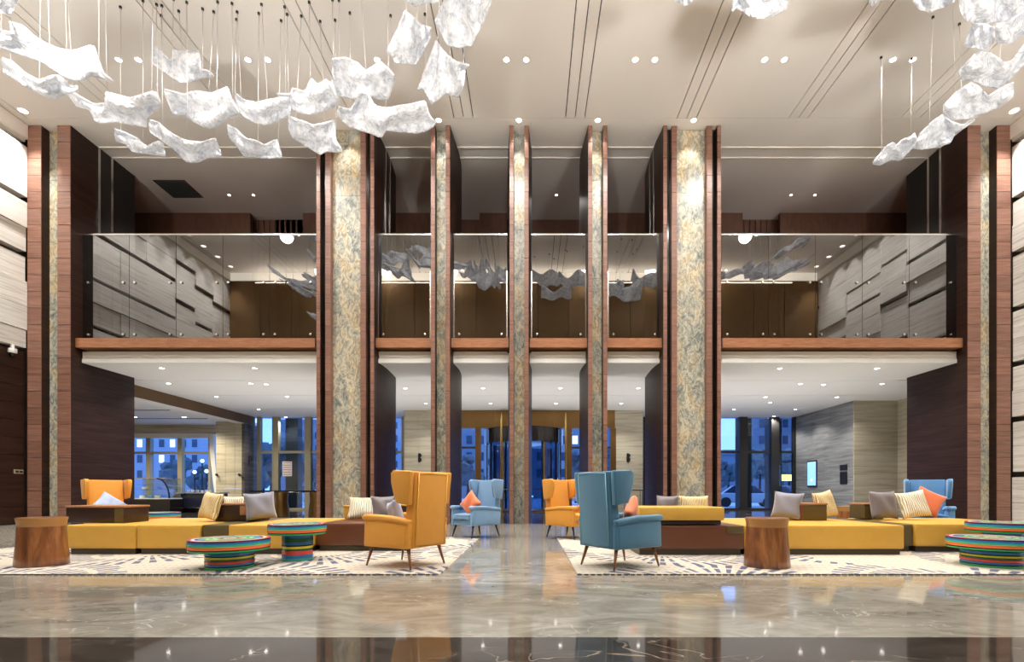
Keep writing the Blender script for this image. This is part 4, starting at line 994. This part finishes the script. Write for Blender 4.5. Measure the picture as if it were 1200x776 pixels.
# ================================================================== HANGING GLASS SHEETS
def resample(pts, n):
    L_ = [0.0]
    for a, b_ in zip(pts[:-1], pts[1:]): L_.append(L_[-1]+math.hypot(b_[0]-a[0], b_[1]-a[1]))
    out = []
    for i in range(n+1):
        t = L_[-1]*i/n; k = 0
        while k < len(L_)-2 and L_[k+1] < t: k += 1
        s = (t-L_[k])/max(1e-6, L_[k+1]-L_[k]); a, b_ = pts[k], pts[k+1]
        out.append((a[0]+(b_[0]-a[0])*s, a[1]+(b_[1]-a[1])*s))
    return out
LABM = 'crinkled white glass sheet of the middle flock, mirrored in the balustrade glass'
def sheet_from_grid(grid, nu, nv, label, group, rng, wires):
    flat = [p for row in grid for p in row]
    c = sum(flat, Vector())/len(flat)
    r = empty('glass_sheet', c, label=label, cat='chandelier', group=group)
    v = [p-c for p in flat]; f = []
    for i in range(nu):
        for j in range(nv):
            a = i*(nv+1)+j; f.append((a, a+1, a+nv+2, a+nv+1))
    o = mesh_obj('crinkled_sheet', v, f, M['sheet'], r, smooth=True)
    md = o.modifiers.new('thickness', 'SOLIDIFY'); md.thickness = 0.03; md.offset = 0
    for k in wires:
        p = grid[min(nu, int(k*nu))][1]-c
        top = Vector((p.x+rng.uniform(-0.12, 0.12), p.y+rng.uniform(-0.1, 0.1), ZC-0.02-c.z))
        tube('wire', p, top, 0.006, 0.006, M['wire'], r, seg=5)
        lathe('ceiling_cap', [(0.027, -0.02), (0.027, 0.02)], M['black'], r, seg=10, loc=tuple(top))
    return r
def sheet(cropx, D, top, bot, label, group, seed, tilt=0.45, wires=(0.12, 0.5, 0.88)):
    rng = random.Random(seed); nu, nv = 30, 10; k = 3.88
    T = resample([(cropx+x/k, y/k) for x, y in top], nu); B = resample([(cropx+x/k, y/k) for x, y in bot], nu)
    hp = sum(b_[1]-a_[1] for a_, b_ in zip(T, B))/(nu+1); ym = sum(a_[1]+b_[1] for a_, b_ in zip(T, B))/(nu+1)
    tilt = -2*0.62*D*hp/max(200.0, 2*VY-ym)      # the sheets float nearly level, seen from below
    ph = [rng.uniform(0, 6.28) for _ in range(4)]; grid = []
    for i in range(nu+1):
        row = []
        for j in range(nv+1):
            t = j/nv; u = i/nu
            px = T[i][0]+(B[i][0]-T[i][0])*t; py = T[i][1]+(B[i][1]-T[i][1])*t
            d = D + tilt*(0.5-t) + 0.10*math.sin(7*u+ph[0]+2*t) + 0.07*math.sin(17*u-4*t+ph[1]) + 0.05*math.sin(9*t+5*u+ph[2])
            row.append(at(px, py, d))
        grid.append(row)
    return sheet_from_grid(grid, nu, nv, label, group, rng, wires)
GL, GR, GM = 'hanging sheets above the yellow chairs', 'hanging sheets above the far blue chair', 'hanging sheets of the middle flock'
c2 = lambda pts: [(x+1164, y) for x, y in pts]
LEFT = [
 (0, 8.0, [(-60, -60), (80, -60), (75, 5)], [(-60, 55), (0, 60), (45, 65), (73, 8)]),
 (0, 8.1, [(-70, 115), (0, 138), (60, 148), (45, 95), (100, 112), (180, 180), (280, 225), (340, 235), (400, 210), (430, 210), (465, 330), (515, 370)], [(-70, 190), (0, 215), (100, 250), (200, 285), (290, 350), (340, 367), (380, 365), (410, 342), (470, 357), (515, 373)]),
 (0, 8.4, [(10, 262), (50, 275), (110, 325), (175, 365), (260, 338), (300, 370), (320, 395), (355, 392)], [(12, 325), (70, 365), (130, 400), (200, 435), (250, 447), (300, 432), (352, 418)]),
 (0, 10.2, [(285, 390), (345, 428), (430, 475), (490, 470), (475, 415), (590, 445), (690, 415), (712, 420), (733, 475)], [(290, 402), (350, 485), (410, 500), (435, 560), (520, 555), (610, 570), (672, 582), (655, 540), (722, 485)]),
 (0, 10.6, [(520, 585), (560, 600), (630, 630), (665, 665), (720, 640), (740, 650), (750, 700)], [(528, 640), (580, 660), (600, 690), (660, 700), (752, 708)]),
 (0, 10.9, [(708, 208), (740, 245), (775, 275), (800, 270), (782, 222), (820, 232), (905, 232), (912, 315), (940, 315), (970, 343)], [(692, 262), (700, 297), (760, 337), (820, 377), (860, 374), (920, 352), (970, 347)]),
 (0, 10.7, [(745, 405), (780, 415), (840, 430), (890, 410), (960, 425), (1035, 395), (1060, 460), (1088, 513)], [(757, 440), (785, 520), (840, 525), (890, 560), (945, 587), (1000, 562), (1040, 532), (1088, 518)]),
 (0, 10.7, [(680, 545), (720, 555), (780, 605), (850, 640), (920, 645), (980, 625), (1005, 695)], [(682, 602), (740, 642), (800, 690), (850, 737), (900, 737), (950, 717), (1006, 712)]),
 (0, 10.8, [(1072, 425), (1110, 455)] + c2([(0, 465), (100, 445), (150, 440), (155, 505)]), [(1075, 475), (1105, 530)] + c2([(0, 562), (50, 567), (100, 552), (155, 518)])),
 (0, 11.0, [(1035, 565), (1075, 585), (1120, 630)] + c2([(0, 640), (40, 660), (95, 632), (116, 705)]), [(1038, 620), (1080, 665), (1110, 710)] + c2([(0, 716), (60, 720), (117, 714)])),
 (300, 10.8, [(95, 425), (160, 430), (165, 400), (220, 415), (255, 355), (280, 385), (320, 360), (350, 380), (365, 440), (378, 449)], [(100, 437), (150, 490), (200, 512), (250, 522), (300, 507), (350, 487), (378, 456)]),
 (300, 10.6, [(348, 268), (410, 262), (460, 280), (500, 320), (570, 280), (600, 310), (632, 348)], [(345, 385), (360, 430), (410, 442), (450, 452), (475, 420), (520, 437), (570, 452), (600, 450), (632, 362)]),
 (300, 11.1, [(150, 525), (200, 545), (260, 570), (310, 560), (355, 545), (365, 640), (390, 680)], [(148, 580), (165, 622), (220, 662), (290, 704), (320, 687), (350, 692), (392, 686)]),
 (300, 10.9, [(375, 485), (430, 500), (480, 420), (510, 425), (540, 480), (600, 490), (680, 475), (770, 455), (790, 530), (815, 553)], [(365, 517), (430, 582), (470, 592), (520, 607), (570, 630), (590, 592), (660, 602), (740, 607), (800, 582), (815, 560)]),
 (300, 9.4, [(680, 48), (720, 80), (740, 105), (795, 125)], [(597, 235), (650, 282), (680, 294), (720, 296), (740, 272), (790, 180)]),
 (300, 9.7, [(820, 185), (850, 230), (910, 280), (968, 298)], [(735, 408), (760, 405), (800, 477), (860, 427), (920, 442), (945, 380), (948, 302)]),
 (300, 9.0, [(880, -60), (980, -75), (1085, -60)], [(812, 100), (840, 140), (870, 207), (920, 217), (980, 207), (1000, 160), (1035, 100), (1072, 0)]),
 (300, 9.0, [(680, -60), (760, -70), (840, -60)], [(685, 5), (720, 27), (770, 17), (830, 5)]),
]
RIGHT = [
 (600, 8.4, [(740, -70), (790, -80), (835, -70)], [(745, 0), (790, 27), (830, 0)]),
 (900, 8.5, [(-150, -60), (-20, -70), (100, -55)], [(-163, 55), (-145, 30), (-84, 75), (-14, 84), (0, 80), (80, 47), (96, 0)]),
 (900, 8.6, [(455, -60), (500, -65)], [(458, 0), (478, 27), (500, 2)]),
 (900, 8.7, [(650, -60), (760, -70), (860, -60)], [(662, 0), (690, 42), (730, 54), (790, 37), (850, 5)]),
 (900, 8.9, [(870, -70), (1000, -80), (1200, -70)], [(875, 30), (900, 97), (960, 102), (1030, 102), (1100, 87), (1200, 20)]),
 (900, 9.3, [(1035, 110), (1100, 90), (1164, 50), (1240, 30)], [(1040, 192), (1110, 197), (1164, 152), (1240, 110)]),
 (900, 9.5, [(930, 105), (980, 110), (1028, 125)], [(893, 210), (940, 217), (975, 227), (1005, 212), (1027, 190)]),
 (900, 9.8, [(960, 230), (1010, 240), (1070, 285), (1110, 275), (1164, 205), (1240, 150)], [(862, 325), (880, 367), (920, 362), (970, 387), (1050, 400), (1090, 372), (1164, 292), (1240, 230)]),
 (900, 10.5, [(800, 480), (850, 420), (920, 375), (960, 395), (1000, 440), (1060, 395), (1118, 375)], [(800, 522), (840, 547), (910, 542), (970, 522), (1060, 482), (1114, 440)]),
 (900, 11.1, [(690, 610), (760, 540), (790, 520), (830, 550), (880, 570), (938, 540)], [(665, 672), (700, 682), (780, 667), (830, 652), (850, 607), (900, 577), (941, 545)]),
 (900, 12.1, [(478, 737), (540, 665), (570, 645), (585, 660), (610, 635), (650, 620), (665, 605), (682, 640)], [(478, 744), (510, 750), (560, 727), (600, 732), (640, 692), (672, 662)]),
]
LAB_L = ['crinkled glass sheet, highest of the flock by the timber-board wall', 'longest draped glass sheet with peaked upturned end', 'slim boat-shaped glass sheet under the longest draped one',
 'glass sheet with square raised flap and trailing tail over the pier', 'small shallow dipped glass sheet hanging before the air grille', 'folded saddle-shaped glass sheet hanging alone above the broad bowl',
 'broad bowl-shaped glass sheet with two raised corners', 'long swooping glass sheet with squared end, next to the air grille', 'short curved glass sheet between the broad bowl and the spiky one',
 'small boat-shaped glass sheet in front of the mezzanine ceiling lights', 'spiky glass sheet with several pointed peaks', 'large folded glass sheet with two humps beside the spiky one',
 'deep cup-shaped glass sheet with pointed tail at the pillar top', 'widest glass sheet with tall peak, between pillar and slim column', 'upright square sparkling glass sheet above the widest one',
 'kite-shaped glass sheet with pointed wing tips', 'large tongue-shaped glass sheet above the kite-shaped one', 'edge of a glass sheet peeping above the upright square one']
LAB_R = ['small glass sheet tip hanging alone between the two flocks', 'broad rounded glass sheet hanging above the pillar by the gold bolster', 'tiny glass sheet tip beside the broad rounded one',
 'shallow rounded glass sheet next to the big sparkling one', 'big sparkling glass sheet, largest by the pale stone wall', 'smooth glass sheet tucked below the big sparkling one',
 'small shield-shaped glass sheet under the big sparkling one', 'broad fish-shaped glass sheet under the small shield-shaped one', 'folded glass sheet with V notch under the fish-shaped one',
 'wedge-shaped glass sheet above the narrow frilly one', 'narrow frilly glass sheet, lowest by the pale stone wall']
for i, (cxp, D, t_, b_) in enumerate(LEFT): sheet(cxp, D, t_, b_, LAB_L[i], GL, 100+i)
for i, (cxp, D, t_, b_) in enumerate(RIGHT): sheet(cxp, D, t_, b_, LAB_R[i], GR, 200+i, wires=(0.2, 0.8))
# middle flock high above the camera's view, reflected in the balustrade glass
rng = random.Random(3)
MID = ((640, 328, 36), (672, 330, 36), (652, 346, 36), (732, 345, 40), (757, 330, 34))
for i, (mx_, my_, mw_) in enumerate(MID):
    D = 7.0+rng.uniform(-0.5, 0.5); V = 2*DG-D; X = (mx_-VX)/F*V; Z = H+(VY-my_)/F*V
    wd, hg, yw = mw_/F*V, rng.uniform(0.35, 0.6), rng.uniform(-0.35, 0.35); ph = [rng.uniform(0, 6.28) for _ in range(3)]
    grid = []
    for a in range(21):
        u = a/20; row = []
        for b_ in range(9):
            v_ = b_/8; q = (u-0.5)*wd
            row.append(Vector((X+q*math.cos(yw), D+q*math.sin(yw)+0.5*(0.5-v_)+0.12*math.sin(8*u+ph[0]), Z+hg*(0.5-v_)*(0.75+0.3*math.sin(6*u+ph[1]))+0.9*(u-0.5)**2+0.08*math.sin(11*u+ph[2]))))
        grid.append(row)
    sheet_from_grid(grid, 20, 8, LABM, GM, rng, (0.2, 0.8))
# ================================================================== OUTSIDE AT DUSK
M['snow'] = plain('snowy_ground', (0.55, 0.60, 0.68), 0.9, noise=0.35, nscale=0.25)
M['bldg'] = plain('far_facade', (0.16, 0.20, 0.26), 0.8, noise=0.1); M['bldg2'] = plain('far_facade_pale', (0.32, 0.36, 0.42), 0.8)
M['bwin'] = plain('far_window', (0.03, 0.05, 0.09), 0.2); M['bwinlit'] = emis('far_lit_window', (1.0, 0.85, 0.55), 1.2)
M['foliage'] = plain('snowy_foliage', (0.09, 0.13, 0.15), 0.9, noise=0.5, nscale=2); M['trunk'] = plain('bark', (0.04, 0.035, 0.03), 0.9)
tag(struct(box('ground_outside', -90, 90, 25.6, 140, -0.35, -0.1, M['snow'])))
def building(x0, x1, D, h, m, label, step=(1.7, 2.4)):
    r = empty('far_building', ((x0+x1)/2, D+2, -0.1), label=label, cat='building', group='buildings across the street')
    tile('facade', x0, x1, D, D+4, -0.1, h, m, r); tile('parapet', x0-0.2, x1+0.2, D-0.2, D+4.2, h, h+0.6, m, r)
    vv = {0: [], 1: []}; ff = {0: [], 1: []}; rg = random.Random(int(abs(x0)*10))
    z = 3.0
    while z < h-2:
        x = x0+1.0
        while x < x1-1.6:
            k = 1 if rg.random() < 0.06 else 0; n = len(vv[k])
            vv[k] += [(x, D-0.05, z), (x+0.8, D-0.05, z), (x+0.8, D-0.05, z+1.2), (x, D-0.05, z+1.2)]; ff[k].append((n, n+1, n+2, n+3)); x += step[0]
        z += step[1]
    for k, mm in ((0, M['bwin']), (1, M['bwinlit'])):
        if vv[k]:
            o = mesh_obj('windows', vv[k], ff[k], mm, r, world=True); o.name = 'window_grid'; o['kind'] = 'stuff'
building(-62, -50, 75, 16, M['bldg2'], 'pale far apartment block seen through the lounge windows')
building(-44, -33, 85, 13, M['bldg'], 'low grey far block behind the trees by the lounge')
building(-30, -22, 90, 16, M['bldg2'], 'pale far tower seen through the windows by the high table')
building(-12, 12, 70, 14, M['bldg'], 'wide far block straight across from the revolving door')
building(32, 39, 70, 30, M['bldg'], 'tall dark far tower beyond the dark-framed windows')
building(39, 52, 62, 26, M['bldg'], 'dark far block beside the tall tower')
building(24, 29.5, 60, 5.5, M['bldg'], 'low far shop building below the pale sky')
def tree(x, y, h, label, sd):
    r = empty('street_tree', (x, y, -0.1), label=label, cat='tree', group='street trees'); rg = random.Random(sd)
    tube('trunk', (0, 0, 0), (0.1, 0, h*0.6), 0.16, 0.07, M['trunk'], r)
    bm = bmesh.new()
    for i in range(9):
        c = Vector((rg.uniform(-1, 1)*h*0.22, rg.uniform(-1, 1)*h*0.2, h*rg.uniform(0.45, 0.95))); s = h*rg.uniform(0.10, 0.2)
        g_ = bmesh.ops.create_icosphere(bm, subdivisions=2, radius=s)
        for v_ in g_['verts']: v_.co = v_.co*(1+rg.uniform(-0.28, 0.28))+c
    bm_obj('crown', bm, M['foliage'], r)
for i, (px, D, h) in enumerate(((308, 40, 4.6), (317, 45, 5.0), (350, 42, 5.2), (368, 48, 5.0), (205, 40, 3.6), (236, 44, 3.4), (875, 44, 4.6), (890, 48, 5.0), (853, 50, 4.2), (548, 42, 4.5), (675, 44, 4.6), (715, 42, 4.4), (924, 44, 4.5))):
    tree((px-VX)/F*D, D, h, 'frosted street tree outside the lobby windows', i)
M['carp'] = plain('car_paint_pale', (0.5, 0.55, 0.6), 0.3); M['card'] = plain('car_paint_dark', (0.05, 0.06, 0.09), 0.3); M['hlamp'] = emis('head_lamp', (0.9, 0.95, 1.0), 6)
def car(x, y, m, label, rz=0.0):
    r = empty('parked_car', (x, y, -0.1), rz, label=label, cat='car', group='cars outside')
    yz_prism('body', [(-2.1, 0.3), (-2.1, 0.75), (-1.2, 0.92), (1.3, 0.95), (2.1, 0.85), (2.1, 0.3)], -0.85, 0.85, m, r, 0.08)
    yz_prism('cabin', [(-1.15, 0.9), (-0.55, 1.42), (0.8, 1.45), (1.45, 0.93)], -0.74, 0.74, M['bwin'], r, 0.06)
    for wx in (-0.78, 0.78):
        for wy in (-1.3, 1.3):
            wh = lathe('wheel', [(0.2, -0.1), (0.33, -0.1), (0.33, 0.1), (0.2, 0.1)], M['black'], r, seg=20); wh.location = (wx, wy, 0.33); wh.rotation_euler = (0, math.pi/2, 0)
        box('headlight', wx*0.75-0.14, wx*0.75+0.14, -2.13, -2.05, 0.6, 0.74, M['hlamp'], r, world=False, bev=0.02)
car(14.6, 33, M['carp'], 'pale car parked outside the dark-framed windows', 1.3); car(18.2, 34, M['card'], 'dark car facing the dark-framed windows', 0.2); car(-16.8, 38, M['carp'], 'pale car outside the window with the notice', 1.4)
car(-2.0, 36, M['carp'], 'pale car outside, seen through the revolving door', 1.5); car(3.6, 38, M['carp'], 'pale car outside by the door side light', 1.4)
M['taxi'] = emis('taxi_sign', (0.85, 0.95, 0.10), 3)
c = at(917, 560, 40); t = empty('roadside_sign', (c.x, 40, -0.1), label='small yellow-green lit roadside sign outside', cat='sign')
tile('panel', c.x-0.7, c.x+0.7, 39.9, 40, c.z-0.25, c.z+0.25, M['taxi'], t); tile('post', c.x-0.05, c.x+0.05, 39.92, 39.98, -0.1, c.z-0.25, M['black'], t)
for px, py in ((237, 539), (228, 552), (242, 551)):
    c = at(px, py, 30); t = empty('street_lamp', (c.x, 30, -0.1), label='globe street lamp glowing outside the lounge windows', cat='street lamp', group='globe street lamps')
    lathe('globe', [(0.0, c.z-0.1), (0.09, c.z-0.04), (0.11, c.z+0.04), (0.07, c.z+0.12), (0, c.z+0.15)], emis('globe_glow', (0.8, 0.92, 1.0), 3) if 'globe_glow' not in bpy.data.materials else bpy.data.materials['globe_glow'], t, seg=18)
    lathe('pole', [(0.04, 0), (0.04, c.z)], M['black'], t, seg=10)
